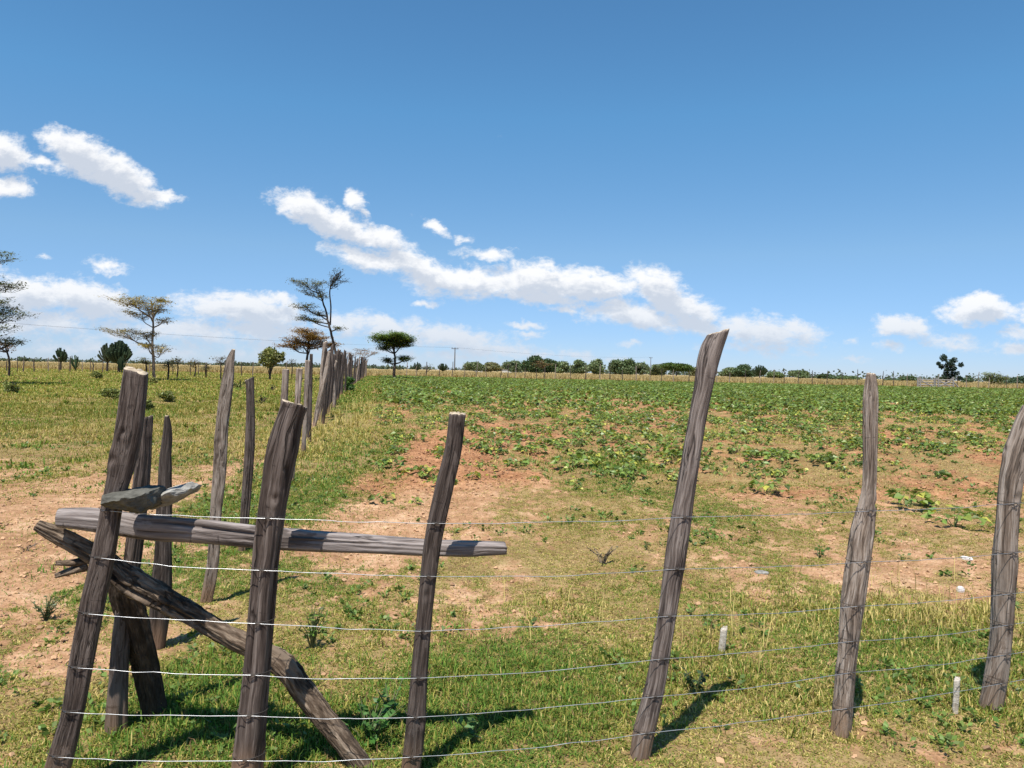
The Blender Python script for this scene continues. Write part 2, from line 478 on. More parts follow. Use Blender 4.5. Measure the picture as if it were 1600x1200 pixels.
WOOD_DARK = wood_mat('grey_brown_wood', (.030, .021, .018), (.118, .091, .078), (.31, .26, .23), lightness=.5)
BARK_SHADED = wood_mat('shaded_bark', (.018, .012, .008), (.05, .034, .024), (.12, .085, .06), grain=(42, 9), lightness=.3)  # bark of the prop trunk, darkened to paint in the shade on it
WOOD_RAIL = wood_mat('rail_wood', (.05, .038, .033), (.20, .165, .15), (.42, .37, .345), grain=(50, 2.4), lightness=.5, patch=(.45, .7), foot=False)
BARK = wood_mat('rough_bark', (.022, .014, .009), (.11, .075, .05), (.34, .26, .19), grain=(48, 10), lightness=.45, crackdark=.2, foot=False)
CUT, n, b = new_mat('cut_wood')
tcx = n.n('ShaderNodeTexCoord')
q = n.noise(n.mapping(tcx.outputs['Object'], scale=(60, 14, 60)), 1, 4, .6)
n.link(n.ramp(q.outputs['Fac'], [(.35, (.28, .21, .14)), (.65, (.62, .52, .39))]), b.inputs['Base Color'])
b.inputs['Roughness'].default_value = .9
POLE, n, b = new_mat('pole_wood')
b.inputs['Base Color'].default_value = (.09, .075, .065, 1); b.inputs['Roughness'].default_value = .9
q = n.noise(None, 8, 3); n.link(n.ramp(q.outputs['Fac'], [(.3, (.07, .058, .05)), (.7, (.13, .11, .095))]), b.inputs['Base Color'])
TIE_SHADED, n, b = new_mat('shaded_tie_wire')  # tie wire lying in shade, the shade put into its dark colour
b.inputs['Metallic'].default_value = .3; b.inputs['Roughness'].default_value = .7
q = n.noise(None, 60, 3); n.link(n.ramp(q.outputs['Fac'], [(.3, (.03, .024, .02)), (.7, (.10, .085, .075))]), b.inputs['Base Color'])
WIRE, n, b = new_mat('galvanised_wire')
b.inputs['Metallic'].default_value = .75; b.inputs['Roughness'].default_value = .38
q = n.noise(None, 40, 3); n.link(n.ramp(q.outputs['Fac'], [(.3, (.34, .35, .36)), (.7, (.66, .67, .68))]), b.inputs['Base Color'])
CABLE, n, b = new_mat('power_cable')
b.inputs['Base Color'].default_value = (.1, .1, .11, 1); b.inputs['Roughness'].default_value = .6

def leaf_mat(name, trans=.3, rough=.55, spec=.3):
    m, n, b = new_mat(name)
    at_ = n.n('ShaderNodeAttribute'); at_.attribute_name = 'col'
    n.link(at_.outputs['Color'], b.inputs['Base Color'])
    b.inputs['Roughness'].default_value = rough; b.inputs['Specular IOR Level'].default_value = spec
    if trans:
        tr = n.n('ShaderNodeBsdfTranslucent')
        n.link(n.mix(1.0, at_.outputs['Color'], (1.15, 1.2, .55), 'MULTIPLY'), tr.inputs[0])
        ms = n.n('ShaderNodeMixShader'); ms.inputs[0].default_value = trans
        o = m.node_tree.nodes['Material Output']
        n.link(b.outputs[0], ms.inputs[1]); n.link(tr.outputs[0], ms.inputs[2]); n.link(ms.outputs[0], o.inputs[0])
    return m
GRASS = leaf_mat('grass_blades', .3, .7, .12)
LEAF = leaf_mat('leaves', .25, .5, .35)
BEAN = leaf_mat('bean_leaves', .28, .42, .45)
TREEBARK, n, b = new_mat('tree_bark')
q = n.noise(n.n('ShaderNodeTexCoord').outputs['Object'], 5, 4)
n.link(n.ramp(q.outputs['Fac'], [(.3, (.035, .028, .024)), (.7, (.095, .078, .066))]), b.inputs['Base Color'])
b.inputs['Roughness'].default_value = .95; b.inputs['Specular IOR Level'].default_value = .1
TWIG, n, b = new_mat('pale_twigs')
q = n.noise(n.n('ShaderNodeTexCoord').outputs['Object'], 3, 4)
n.link(n.ramp(q.outputs['Fac'], [(.3, (.13, .10, .075)), (.7, (.26, .2, .15))]), b.inputs['Base Color'])
b.inputs['Roughness'].default_value = .95
SUCC = leaf_mat('succulent_stems', 0, .6, .2)
def stone_mat(name, a, c, scale=14):
    m, n, b = new_mat(name)
    tcx = n.n('ShaderNodeTexCoord')
    q = n.noise(tcx.outputs['Object'], scale, 6, .65)
    q2 = n.noise(n.mapping(tcx.outputs['Object'], scale=(1, 1, 4)), scale * 2.2, 4, .6)
    v = n.math('ADD', n.math('MULTIPLY', q.outputs['Fac'], .6), n.math('MULTIPLY', q2.outputs['Fac'], .4))
    n.link(n.ramp(v, [(.35, a), (.62, c)]), b.inputs['Base Color'])
    b.inputs['Roughness'].default_value = .95; b.inputs['Specular IOR Level'].default_value = .12
    bump(n, v, b, 1.0, .014)
    return m
SLATE = stone_mat('dark_slate', (.05, .048, .04), (.15, .143, .12))
GREYSTONE = stone_mat('grey_flagstone', (.14, .13, .115), (.36, .345, .31))
WHITESTONE = stone_mat('white_stone', (.5, .46, .42), (.78, .75, .72))
PEGM = stone_mat('pale_peg', (.26, .21, .155), (.66, .6, .51), 34)
CLOD, n, b = new_mat('soil_clods')
at_ = n.n('ShaderNodeAttribute'); at_.attribute_name = 'col'
n.link(at_.outputs['Color'], b.inputs['Base Color']); b.inputs['Roughness'].default_value = 1.0
b.inputs['Specular IOR Level'].default_value = .1
PLASTER, n, b = new_mat('white_plaster')
q = n.noise(None, 3, 4); n.link(n.ramp(q.outputs['Fac'], [(.3, (.62, .6, .58)), (.7, (.78, .77, .75))]), b.inputs['Base Color'])
ROOFM, n, b = new_mat('iron_roof')
q = n.noise(None, 4, 4); n.link(n.ramp(q.outputs['Fac'], [(.3, (.36, .36, .37)), (.7, (.5, .5, .51))]), b.inputs['Base Color'])
b.inputs['Roughness'].default_value = .5
GATEW, n, b = new_mat('bleached_gate_wood')
q = n.noise(None, 12, 4); n.link(n.ramp(q.outputs['Fac'], [(.3, (.2, .175, .155)), (.7, (.36, .33, .30))]), b.inputs['Base Color'])
b.inputs['Roughness'].default_value = .9

# ------------------------------------------------------------------ ground sheet (fan of rings out to the horizon)
ang_f = np.radians(np.arange(-46, 46.001, .13))
ang_b = np.radians(np.arange(50, 311, 4.0))
ang = np.concatenate([ang_f, ang_b])                       # 0 = straight ahead (+Y), clockwise
rad = np.concatenate([[.25, .6, 1.0, 1.4], np.geomspace(1.7, 24, 560), np.geomspace(24.4, 110, 150), np.geomspace(114, 7000, 60)])
RR, AA = np.meshgrid(rad, ang, indexing='ij')
GX = RR * np.sin(AA); GY = RR * np.cos(AA)
GZ = ground_z(GX, GY)
cv = cover(GX, GY); fl = in_field(GX, GY)
dry = sstep(-2, 3, GY - far_y(GX)) * (1 - .3 * sstep(200, 500, RR))
nR, nA = RR.shape
idx = np.arange(nR * nA).reshape(nR, nA)
Q = np.stack([idx[:-1, :], idx[1:, :], np.roll(idx, -1, 1)[1:, :], np.roll(idx, -1, 1)[:-1, :]], -1).reshape(-1, 4)[:, ::-1]
Vg = np.stack([GX, GY, GZ], -1).reshape(-1, 3)
Vg = np.vstack([Vg, [[0, 0, float(ground_z(0., 0.))]]])
T = np.stack([np.full(nA, len(Vg) - 1), idx[0], np.roll(idx[0], -1)], -1)[:, ::-1]
gcol = np.vstack([np.stack([cv, fl, dry], -1).reshape(-1, 3), [[.3, 0, 0]]])
SOIL, n, b = new_mat('dry_soil')
at_ = n.n('ShaderNodeAttribute'); at_.attribute_name = 'col'
sp = n.n('ShaderNodeSeparateColor'); n.link(at_.outputs['Color'], sp.inputs[0])
geo = n.n('ShaderNodeNewGeometry')
pos = geo.outputs['Position']
a1 = n.noise(pos, 1.3, 5, .6); a2 = n.noise(pos, 9, 5, .65); a3 = n.noise(pos, 55, 4, .65)
vv_ = n.math('ADD', n.math('MULTIPLY', a1.outputs['Fac'], .35), n.math('ADD', n.math('MULTIPLY', a2.outputs['Fac'], .35), n.math('MULTIPLY', a3.outputs['Fac'], .3)))
sand = n.ramp(vv_, [(.37, (.22, .115, .055)), (.5, (.40, .228, .125)), (.62, (.60, .395, .245))])
red = n.ramp(vv_, [(.38, (.16, .07, .032)), (.5, (.37, .18, .088)), (.62, (.54, .30, .16))])
c = n.mix(sp.outputs[1], sand, red)
litter = n.ramp(vv_, [(.35, (.115, .082, .034)), (.5, (.25, .18, .075)), (.66, (.40, .29, .14))])
lf = n.math('MULTIPLY', sp.outputs[0], n.smooth(a2.outputs['Fac'], .3, .6, .45, .95))
c = n.mix(lf, c, litter)
gold = n.ramp(vv_, [(.35, (.27, .19, .085)), (.5, (.40, .30, .15)), (.66, (.50, .40, .22))])
speck = n.smooth(n.noise(pos, 34, 3, .7).outputs['Fac'], .60, .70, 0, .6)
c = n.mix(speck, c, (.085, .048, .026))
c = n.mix(n.math('MULTIPLY', sp.outputs[2], .9), c, gold)
n.link(c, b.inputs['Base Color']); b.inputs['Roughness'].default_value = 1.0; b.inputs['Specular IOR Level'].default_value = .08
hsum = n.math('ADD', n.math('MULTIPLY', a2.outputs['Fac'], .5), n.math('MULTIPLY', a3.outputs['Fac'], .22))
bump(n, hsum, b, 1.0, .05)
ground = link_mesh('ground', np_mesh('ground', Vg, [Q, T], SOIL, cols=gcol))
tag(ground, 'sandy red brown soil of field, path and grassland', 'ground', None, 'structure')

# ------------------------------------------------------------------ grass (one object per kind, uncountable)
def frustum_points(n, y0, y1, margin=.08, power=1.0, rng=RNG):
    """points on the ground inside the seen wedge, density falling with distance^power"""
    t = rng.random(n)
    e = 2 - power
    Y = (y0 ** e + t * (y1 ** e - y0 ** e)) ** (1 / e) if abs(e) > 1e-6 else y0 * (y1 / y0) ** t
    X = (rng.random(n) * 2 - 1) * ((.69 + margin) * Y + 1.5)
    return X, Y
def blades(X, Y, L, Wd, bend, col, rng=RNG, segs=2):
    n = len(X)
    Z = ground_z(X, Y) - .004
    th = rng.random(n) * 2 * PI
    dx, dy = np.cos(th), np.sin(th)
    up = np.clip(1 - bend, .12, 1)
    ph = th + PI / 2 + rng.normal(size=n) * .5
    wx, wy = np.cos(ph) * Wd / 2, np.sin(ph) * Wd / 2
    P0 = np.stack([X, Y, Z], 1)
    mid = P0 + np.stack([dx * L * bend * .35, dy * L * bend * .35, L * (.55 * up + .12)], 1)
    tip = P0 + np.stack([dx * L * bend, dy * L * bend, L * up * .95], 1)
    w = np.stack([wx, wy, np.zeros(n)], 1)
    V = np.stack([P0 - w, P0 + w, mid + w * .75, mid - w * .75, tip], 1).reshape(-1, 3)
    k = np.arange(n)[:, None] * 5
    Qd = k + np.array([[0, 1, 2, 3]]); Td = k + np.array([[3, 2, 4]])
    cc = np.repeat(col, 5, axis=0)
    return V, Qd, Td, cc
def build_blades(name, parts, label):
    off = 0; VV = []; QQ = []; TT = []; CC = []
    for V, Qd, Td, cc in parts:
        VV.append(V); QQ.append(Qd + off); TT.append(Td + off); CC.append(cc); off += len(V)
    me = np_mesh(name, np.vstack(VV), [np.vstack(QQ), np.vstack(TT)], GRASS, cols=np.vstack(CC))
    return tag(link_mesh(name, me), label, 'grass', None, 'stuff')
GREEN = np.array([.20, .25, .042]); LUSH = np.array([.11, .205, .034]); STRAW = np.array([.54, .43, .165]); OLIVE = np.array([.29, .265, .062]); BROWN = np.array([.19, .12, .06])
def lushness(X, Y):
    l = fbm(X * .9, Y * .9, 3, 77) - .5 + .5 * sstep(-.2, .3, X - fence_x(Y)) * sstep(-.1, .5, field_edge(Y) - .2 - X) * sstep(6, 9, Y)
    for (x0, y0, sx, sy, a) in SPOTS:
        if a > .2:
            qd = ((X - x0) / sx) ** 2 + ((Y - y0) / sy) ** 2
            l = l + .9 * a * np.exp(-qd * .8)
    return np.clip(l * 1.7 + .42, 0, 1)
def grass_cols(X, Y, rng=RNG, dryness=0.0, lsh=None):
    n = len(X)
    lu = lushness(X, Y) if lsh is None else lsh
    r = rng.random(n)
    col = np.where((r < .22 + .5 * lu)[:, None], GREEN * (1 - lu[:, None]) + LUSH * lu[:, None], OLIVE)
    st = rng.random(n) < np.clip(.34 - .3 * lu + dryness, .03, .95)
    col = np.where(st[:, None], STRAW, col)
    br = rng.random(n) < .06
    col = np.where(br[:, None], BROWN, col)
    return col * (.7 + .6 * rng.random((n, 1)))
parts = []
# short turf, near
X, Y = frustum_points(2500000, 1.7, 11, power=.95)
cvr = cover(X, Y); lu = lushness(X, Y)
clump = fbm(X * 14, Y * 14, 3, 90, .6)
fldm = in_field(X, Y)
keep = RNG.random(len(X)) < (cvr * (.16 + .84 * sstep(.36, .6, clump)) * (1 - .25 * fldm) + .03)
X, Y, lu, cvr = X[keep], Y[keep], lu[keep], cvr[keep]
L = (.016 + .028 * RNG.random(len(X)) ** 1.5) * (.65 + .9 * lu)
parts.append(blades(X, Y, L, .004 + .003 * RNG.random(len(X)), .45 + .5 * RNG.random(len(X)), grass_cols(X, Y, lsh=lu)))
# turf farther off, coarser blades
X, Y = frustum_points(480000, 10, 34, power=1.25)
cvr = cover(X, Y); fldm = in_field(X, Y)
keep = RNG.random(len(X)) < cvr * (1 - .6 * fldm) * (.4 + .6 * sstep(.35, .6, fbm(X * 4, Y * 4, 2, 91)))
X, Y = X[keep], Y[keep]
lf_ = sstep(0, 1.5, fence_x(Y) - X)
big = fbm(X * .45, Y * .3, 3, 55)
L = (.05 + .09 * RNG.random(len(X))) * (1 + .9 * lf_ * sstep(12, 20, Y)) * (.4 + .8 * sstep(.36, .62, big))
parts.append(blades(X, Y, L, .010 * (.6 + Y / 22), .4 + .5 * RNG.random(len(X)), grass_cols(X, Y, dryness=-.08 + .5 * (1 - sstep(.34, .56, fbm(X * .6 + 9, Y * .35, 3, 57)))) * (1 - .2 * lf_[:, None])))
X, Y = frustum_points(240000, 32, 100, power=1.45)
fldm = in_field(X, Y)
keep = (RNG.random(len(X)) < cover(X, Y)) & (fldm < .2)
X, Y = X[keep], Y[keep]
L = .10 + .16 * RNG.random(len(X))
parts.append(blades(X, Y, L, .02 + .0006 * Y, .3 + .5 * RNG.random(len(X)), grass_cols(X, Y, dryness=-.05)))
X, Y = frustum_points(250000, 1.7, 22, power=1.1)
keep = RNG.random(len(X)) < (.25 + .75 * sstep(.4, .6, fbm(X * 2.2, Y * 1.6, 3, 95))) * (.35 + .65 * cover(X, Y))
X, Y = X[keep], Y[keep]
lc = np.where((RNG.random(len(X)) < .5)[:, None], BROWN, STRAW * 1.1) * (.6 + .7 * RNG.random((len(X), 1)))
parts.append(blades(X, Y, .02 + .04 * RNG.random(len(X)), .004 + .0006 * Y, .86 + .12 * RNG.random(len(X)), lc))
build_blades('grass', parts, 'short green and straw coloured grass growing over the sandy ground')
# taller tufts: pixel places of the tuft patches and how many blades
def tuft_patch(px, py, rx, ry, nt, nb, h, dryn, lush_, clump=1.0):
    x0, y0 = px_ground(px, py)
    _, yt = px_ground(px, py - ry); _, yb = px_ground(px, py + ry)
    tx = x0 + RNG.normal(size=nt) * rx * y0 / F * .6
    ty = y0 + RNG.normal(size=nt) * abs(yt - yb) * .3
    s = (.02 + .05 * RNG.random(nt)) * clump
    k = np.repeat(np.arange(nt), nb)
    X = tx[k] + RNG.normal(size=len(k)) * s[k]; Y = ty[k] + RNG.normal(size=len(k)) * s[k]
    hh = h * (.58 if y0 < 9 else .75) * (.4 + RNG.random(nt))[k] * (.45 + .7 * RNG.random(len(k)))
    return blades(X, Y, hh, .004 + .0006 * y0 * np.ones(len(k)), .2 + .7 * RNG.random(len(k)), grass_cols(X, Y, dryness=dryn, lsh=np.full(len(k), lush_)))
parts = [tuft_patch(*a) for a in [
 (780,1085,170,60,260,42,.13,-.05,.85),(880,1120,110,40,110,40,.11,0,.7),(300,1100,110,70,190,42,.14,-.1,.95),(480,1150,160,50,190,40,.14,-.05,.9),
 (1440,1010,150,50,240,30,.12,.1,.55),(1430,960,150,25,110,26,.18,.35,.3),(1120,1040,90,50,110,34,.12,.05,.6),(960,1060,90,40,110,34,.10,.0,.6),
 (535,665,26,36,70,40,.36,.4,.2),(552,640,22,24,50,40,.36,.35,.3),(590,615,36,16,110,40,.4,.1,.6),(520,700,34,30,90,34,.3,.4,.3),
 (575,720,40,60,170,34,.12,-.1,.8),(960,728,55,18,240,34,.10,-.2,1),(620,970,120,40,90,30,.09,.1,.6),(1250,960,110,40,110,28,.13,.25,.4),
 (1230,1100,160,40,130,30,.10,.15,.5),(1520,1090,70,40,100,34,.13,.1,.6),(60,1150,90,40,80,30,.07,.1,.5),(690,1160,90,25,60,34,.12,-.1,.8),(870,950,40,20,40,26,.12,.2,.4),
 (120,690,160,20,60,30,.13,.15,.5),(180,645,220,25,150,40,.22,.05,.5),(300,610,260,14,200,50,.3,.0,.6),(100,600,160,12,180,50,.3,-.1,.8),(60,620,120,15,120,46,.26,.05,.5),(420,620,90,14,150,46,.3,.0,.6),
 (120,640,220,40,230,60,.17,-.1,.75,3.5),(330,640,140,40,140,60,.17,-.1,.75,3.5),(250,600,320,20,240,60,.22,-.1,.7,5),(90,730,160,40,120,40,.06,.0,.6,2.5),(300,720,80,40,80,40,.06,.1,.5,2.5),(60,760,120,25,60,40,.05,.1,.5,2),
 (560,690,40,60,150,50,.13,-.15,.85,2.5),(580,620,26,30,140,50,.22,-.1,.8,4),(545,760,60,60,110,44,.07,-.1,.7,2)]]
# long seed stems beside the posts
def stems(px, py, rx, ry, nn, h):
    x0, y0 = px_ground(px, py)
    X = x0 + RNG.normal(size=nn) * rx * y0 / F; Y = y0 + RNG.normal(size=nn) * ry
    return blades(X, Y, h * (.6 + .6 * RNG.random(nn)), .0028 + .0005 * y0 * np.ones(nn), .05 + .4 * RNG.random(nn), np.repeat((STRAW * 1.15)[None], nn, 0) * (.8 + .4 * RNG.random((nn, 1))))
parts += [stems(1125, 1000, 60, .3, 30, .3), (stems(1440, 960, 90, .5, 90, .30)), stems(860, 960, 60, .4, 30, .25), stems(540, 670, 26, 2.0, 90, .55), stems(556, 640, 20, 3.0, 90, .55)]
build_blades('grass_tufts', parts, 'taller green and straw grass tufts along the fences')
# golden grass beyond the far fence
X = (RNG.random(150000) * 2 - 1); Y = far_y(0) + 1 + 75 * RNG.random(150000) ** 1.5
X = X * Y * .78
parts = [blades(X, Y, .45 + .5 * RNG.random(len(X)), .07 * np.ones(len(X)), .1 + .4 * RNG.random(len(X)), np.array([.44, .335, .165])[None] * (.75 + .5 * RNG.random((len(X), 1))))]
build_blades('golden_grass', parts, 'dry golden grass standing beyond the far fence')

Xw, Yw = frustum_points(5200, 2.3, 16, power=1.0)
kw = RNG.random(len(Xw)) < (.12 + .88 * cover(Xw, Yw)) * sstep(.42, .6, fbm(Xw * 1.3, Yw * 1.1, 3, 99))
Xw, Yw = Xw[kw], Yw[kw]; Zw = ground_z(Xw, Yw)
A = Acc()
nl_ = 11; kk = np.repeat(np.arange(len(Xw)), nl_)
aw = RNG.random(len(kk)) * 2 * PI; rw_ = (.012 + .05 * RNG.random(len(Xw)))[kk] * (.3 + RNG.random(len(kk)))
dw = np.stack([np.cos(aw), np.sin(aw), .25 + .5 * RNG.random(len(kk))], 1)
Pw = np.stack([Xw[kk] + np.cos(aw) * rw_, Yw[kk] + np.sin(aw) * rw_, Zw[kk] + .008 + .045 * RNG.random(len(kk)) * (rw_ / .05 + .4)], 1)
A.leaves(Pw, .024 + .0018 * Yw[kk], .4, (.13, .20, .04), .45, RNG, .6, dw)
tag(A.build('low_weeds', LEAF), 'small broad leaved weeds scattered through the grass', 'weeds', None, 'stuff')

# soil clods and small stones on the bare ground
X, Y = frustum_points(95000, 2.2, 24, power=1.0)
keep = RNG.random(len(X)) < (1 - cover(X, Y)) * (.4 + .6 * in_field(X, Y))
X, Y = X[keep], Y[keep]; nC = len(X)
Z = ground_z(X, Y)
size = (.006 + .028 * RNG.random(nC) ** 3) * (.8 + .25 * in_field(X, Y))
ico = np.array([[0, 0, 1], [.9, 0, .2], [.2, .9, .15], [-.85, .25, .2], [.1, -.9, .2], [.5, .45, .7], [-.4, -.4, .75], [.0, .0, -.5]])
icf = np.array([[0, 5, 2], [0, 6, 4], [5, 1, 2], [0, 4, 1], [0, 1, 5], [0, 2, 3], [0, 3, 6], [6, 3, 4], [7, 2, 1], [7, 3, 2], [7, 4, 3], [7, 1, 4]])
ang_c = RNG.random(nC) * 2 * PI
jit = 1 + (RNG.random((nC, 8, 3)) - .5) * .6
V = ico[None] * jit * size[:, None, None]
V = np.stack([V[..., 0] * np.cos(ang_c)[:, None] - V[..., 1] * np.sin(ang_c)[:, None], V[..., 0] * np.sin(ang_c)[:, None] + V[..., 1] * np.cos(ang_c)[:, None], V[..., 2] * .75], -1)
V = V + np.stack([X, Y, Z + size * .1], 1)[:, None]
tri = (np.arange(nC)[:, None, None] * 8 + icf[None]).reshape(-1, 3)
fm = in_field(X, Y)[:, None]
cc = (np.array([.44, .27, .155]) * (1 - fm) + np.array([.33, .175, .095]) * fm) * (.7 + .55 * RNG.random((nC, 1)))
tag(link_mesh('soil_clods', np_mesh('soil_clods', V.reshape(-1, 3), [tri], CLOD, cols=np.repeat(cc, 8, 0), smooth=False)), 'crumbled reddish soil clods on the bare ground', 'soil', None, 'stuff')

# ------------------------------------------------------------------ bean crop
def bean_plant(rng, nl, hgt, spread, lsize, yellow=.06, detail=True):
    A = Acc()
    tips = []
    for k in range(nl):
        a = rng.random() * 2 * PI; r = spread * math.sqrt(rng.random()); h = hgt * (.35 + .65 * rng.random()) * (1 - .35 * r / spread)
        p = np.array([math.cos(a) * r, math.sin(a) * r, h])
        tips.append((p, a))
        if detail and k % 2 == 0:
            A.tube([[0, 0, -.02], p * np.array([.4, .4, .7]), p], [.004, .003, .002], 3, (.12, .17, .05), cap=False)
    for p, a in tips:
        for j in range(3 if detail else 2):
            aa = a + (j - 1) * 1.1 + rng.normal() * .3
            s = lsize * (.7 + .6 * rng.random())
            d = np.array([math.cos(aa), math.sin(aa), rng.normal() * .35 - .15]); d /= np.linalg.norm(d)
            w = np.cross(d, [rng.normal() * .45, rng.normal() * .45, 1]); w /= np.linalg.norm(w)
            up = np.cross(w, d)
            b0 = p + d * s * .1
            v = [b0, b0 + d * s * .35 + w * s * .42 + up * s * .1, b0 + d * s * 1.0 - up * s * .12, b0 + d * s * .35 - w * s * .42 + up * s * .1]
            c = np.array([.165, .235, .048]) * (.35 + 1.05 * rng.random()) * np.array([.85 + .35 * rng.random(), 1, 1])
            if rng.random() < yellow: c = np.array([.52, .50, .09]) * (.7 + .5 * rng.random())
            A.add(v, None, [[0, 1, 2], [0, 2, 3]], c)
    return A
rb = np.random.default_rng(5)
near_var = [bean_plant(rb, n_, h_, s_, l_, y_) for n_, h_, s_, l_, y_ in [(9, .17, .13, .075, .06), (12, .21, .17, .08, .05), (7, .14, .09, .07, .3), (5, .12, .07, .075, .55), (14, .2, .2, .08, .1), (10, .2, .12, .085, .04)]]
near_mesh = [a.mesh('bean_plant', BEAN, False) for a in near_var]
far_var = [bean_plant(rb, 7, .2, .17, .13, .07, False) for _ in range(5)]
ymax = far_y(0) - 1.5
cand_n = 62000
Yb = np.sqrt(7.4 ** 2 + RNG.random(cand_n) * (ymax ** 2 - 7.4 ** 2))
lo = field_edge(Yb) - .6; hi = .76 * Yb + 3
# uniform over the wedge: reject by width
Xb = lo + RNG.random(cand_n) * (hi - lo)
fm = in_field(Xb, Yb)
patch = fbm(Xb * .35, Yb * .28, 3, 61) * .6 + fbm(Xb * 1.1, Yb * .9, 2, 62) * .4
dens = np.interp(Yb, [7.4, 9, 10.5, 12, 14, 18, 25, 35, 100], [.025, .07, .17, .38, .56, .56, .48, .44, .50]) * sstep(.33, .58, patch + np.interp(Yb, [8, 20, 60], [.06, .04, .09]))
dens = dens * (1 - .6 * np.exp(-((Xb + 2.2) / 1.6) ** 2 - ((Yb - 13.5) / 3.5) ** 2))
dens = dens * (.72 + .28 * np.sin((Xb + .15 * Yb) * 2 * PI / .85 + 3 * fbm(Xb * .2, Yb * .1, 2, 66)))
keep = RNG.random(cand_n) < dens * (Xb > field_edge(Yb) + .5 * (fbm(Xb * .5, Yb * .3, 2, 5) - .5))
Xb, Yb = Xb[keep], Yb[keep]
order = np.argsort(np.hypot(Xb, Yb)); Xb, Yb = Xb[order], Yb[order]
Zb = ground_z(Xb, Yb)
NB = len(Xb)
in_view = (np.abs(Xb) < .69 * Yb + .1)
ids = np.nonzero(in_view)[0][:298]
indiv = np.zeros(NB, bool); indiv[ids] = True
var = RNG.integers(0, len(near_mesh), NB)
weak = Yb < 12.5
var = np.where(weak & (RNG.random(NB) < .55), RNG.integers(2, 4, NB), var)
rotz = RNG.random(NB) * 2 * PI; scl = .75 + .6 * RNG.random(NB)
for i in ids:
    o = bpy.data.objects.new('bean_plant', near_mesh[var[i]])
    COL.objects.link(o)
    o.location = (Xb[i], Yb[i], Zb[i]); o.rotation_euler = (0, 0, rotz[i]); o.scale = (scl[i],) * 3
    tag(o, 'young green bean plant rooted in the bare near edge of the field', 'bean plant', 'bean plants in the near rows')
rest = ~indiv
def scatter(variants, sel, vsel, zs=1.0, sc_mul=1.0):
    VV = []; TT = []; CC = []; off = 0
    for k, A in enumerate(variants):
        s = np.nonzero(sel & (vsel % len(variants) == k))[0]
        if len(s) == 0: continue
        V = np.vstack(A.V); C = np.vstack(A.C)
        T = [np.asarray(t) for t in A.T]
        Tq = np.vstack(T)
        if A.Q:
            q4 = np.vstack(A.Q); Tq = np.vstack([Tq, q4[:, [0, 1, 2]], q4[:, [0, 2, 3]]])
        cr, sr = np.cos(rotz[s])[:, None], np.sin(rotz[s])[:, None]
        ss = (scl[s] * sc_mul)[:, None]
        P = np.stack([(V[None, :, 0] * cr - V[None, :, 1] * sr) * ss + Xb[s][:, None], (V[None, :, 0] * sr + V[None, :, 1] * cr) * ss + Yb[s][:, None], V[None, :, 2] * ss * zs + Zb[s][:, None]], -1)
        TT.append((np.arange(len(s))[:, None, None] * len(V) + Tq[None]).reshape(-1, 3) + off)
        VV.append(P.reshape(-1, 3)); off += P.shape[0] * P.shape[1]
        CC.append((C[None] * (.8 + .4 * RNG.random((len(s), 1, 1)))).reshape(-1, 3))
    return np.vstack(VV), np.vstack(TT), np.vstack(CC)
s1 = scatter(near_var, rest & (Yb < 32), var)
s2 = scatter(far_var, rest & (Yb >= 32), var, 1.0, 1.15)
me = np_mesh('bean_crop', np.vstack([s1[0], s2[0]]), [np.vstack([s1[1], s2[1] + len(s1[0])])], BEAN, cols=np.vstack([s1[2], s2[2]]), smooth=False)
tag(link_mesh('bean_crop', me), 'leafy green bean crop covering the field to the far fence', 'bean crop', None, 'stuff')
print('beans', NB)

# ------------------------------------------------------------------ timber: posts, rail, logs
def resample(P, R, step):
    P = np.asarray(P, float); R = np.asarray(R, float)
    L = np.concatenate([[0], np.cumsum(np.linalg.norm(np.diff(P, axis=0), axis=1))])
    n = max(int(L[-1] / step), 6)
    s = np.linspace(0, L[-1], n)
    # Catmull-like smoothing by cubic Hermite
    m = np.gradient(P, L, axis=0); mr = np.gradient(R, L, axis=0)
    k = np.clip(np.searchsorted(L, s, 'right') - 1, 0, len(L) - 2)
    h = L[k + 1] - L[k]; t = (s - L[k]) / h
    def herm(p, d):
        h00 = 2 * t**3 - 3 * t**2 + 1; h10 = t**3 - 2 * t**2 + t; h01 = -2 * t**3 + 3 * t**2; h11 = t**3 - t**2
        return h00[:, None] * p[k] + (h10 * h)[:, None] * d[k] + h01[:, None] * p[k + 1] + (h11 * h)[:, None] * d[k + 1]
    return herm(P, m), np.maximum(herm(R, mr), 1e-4), s
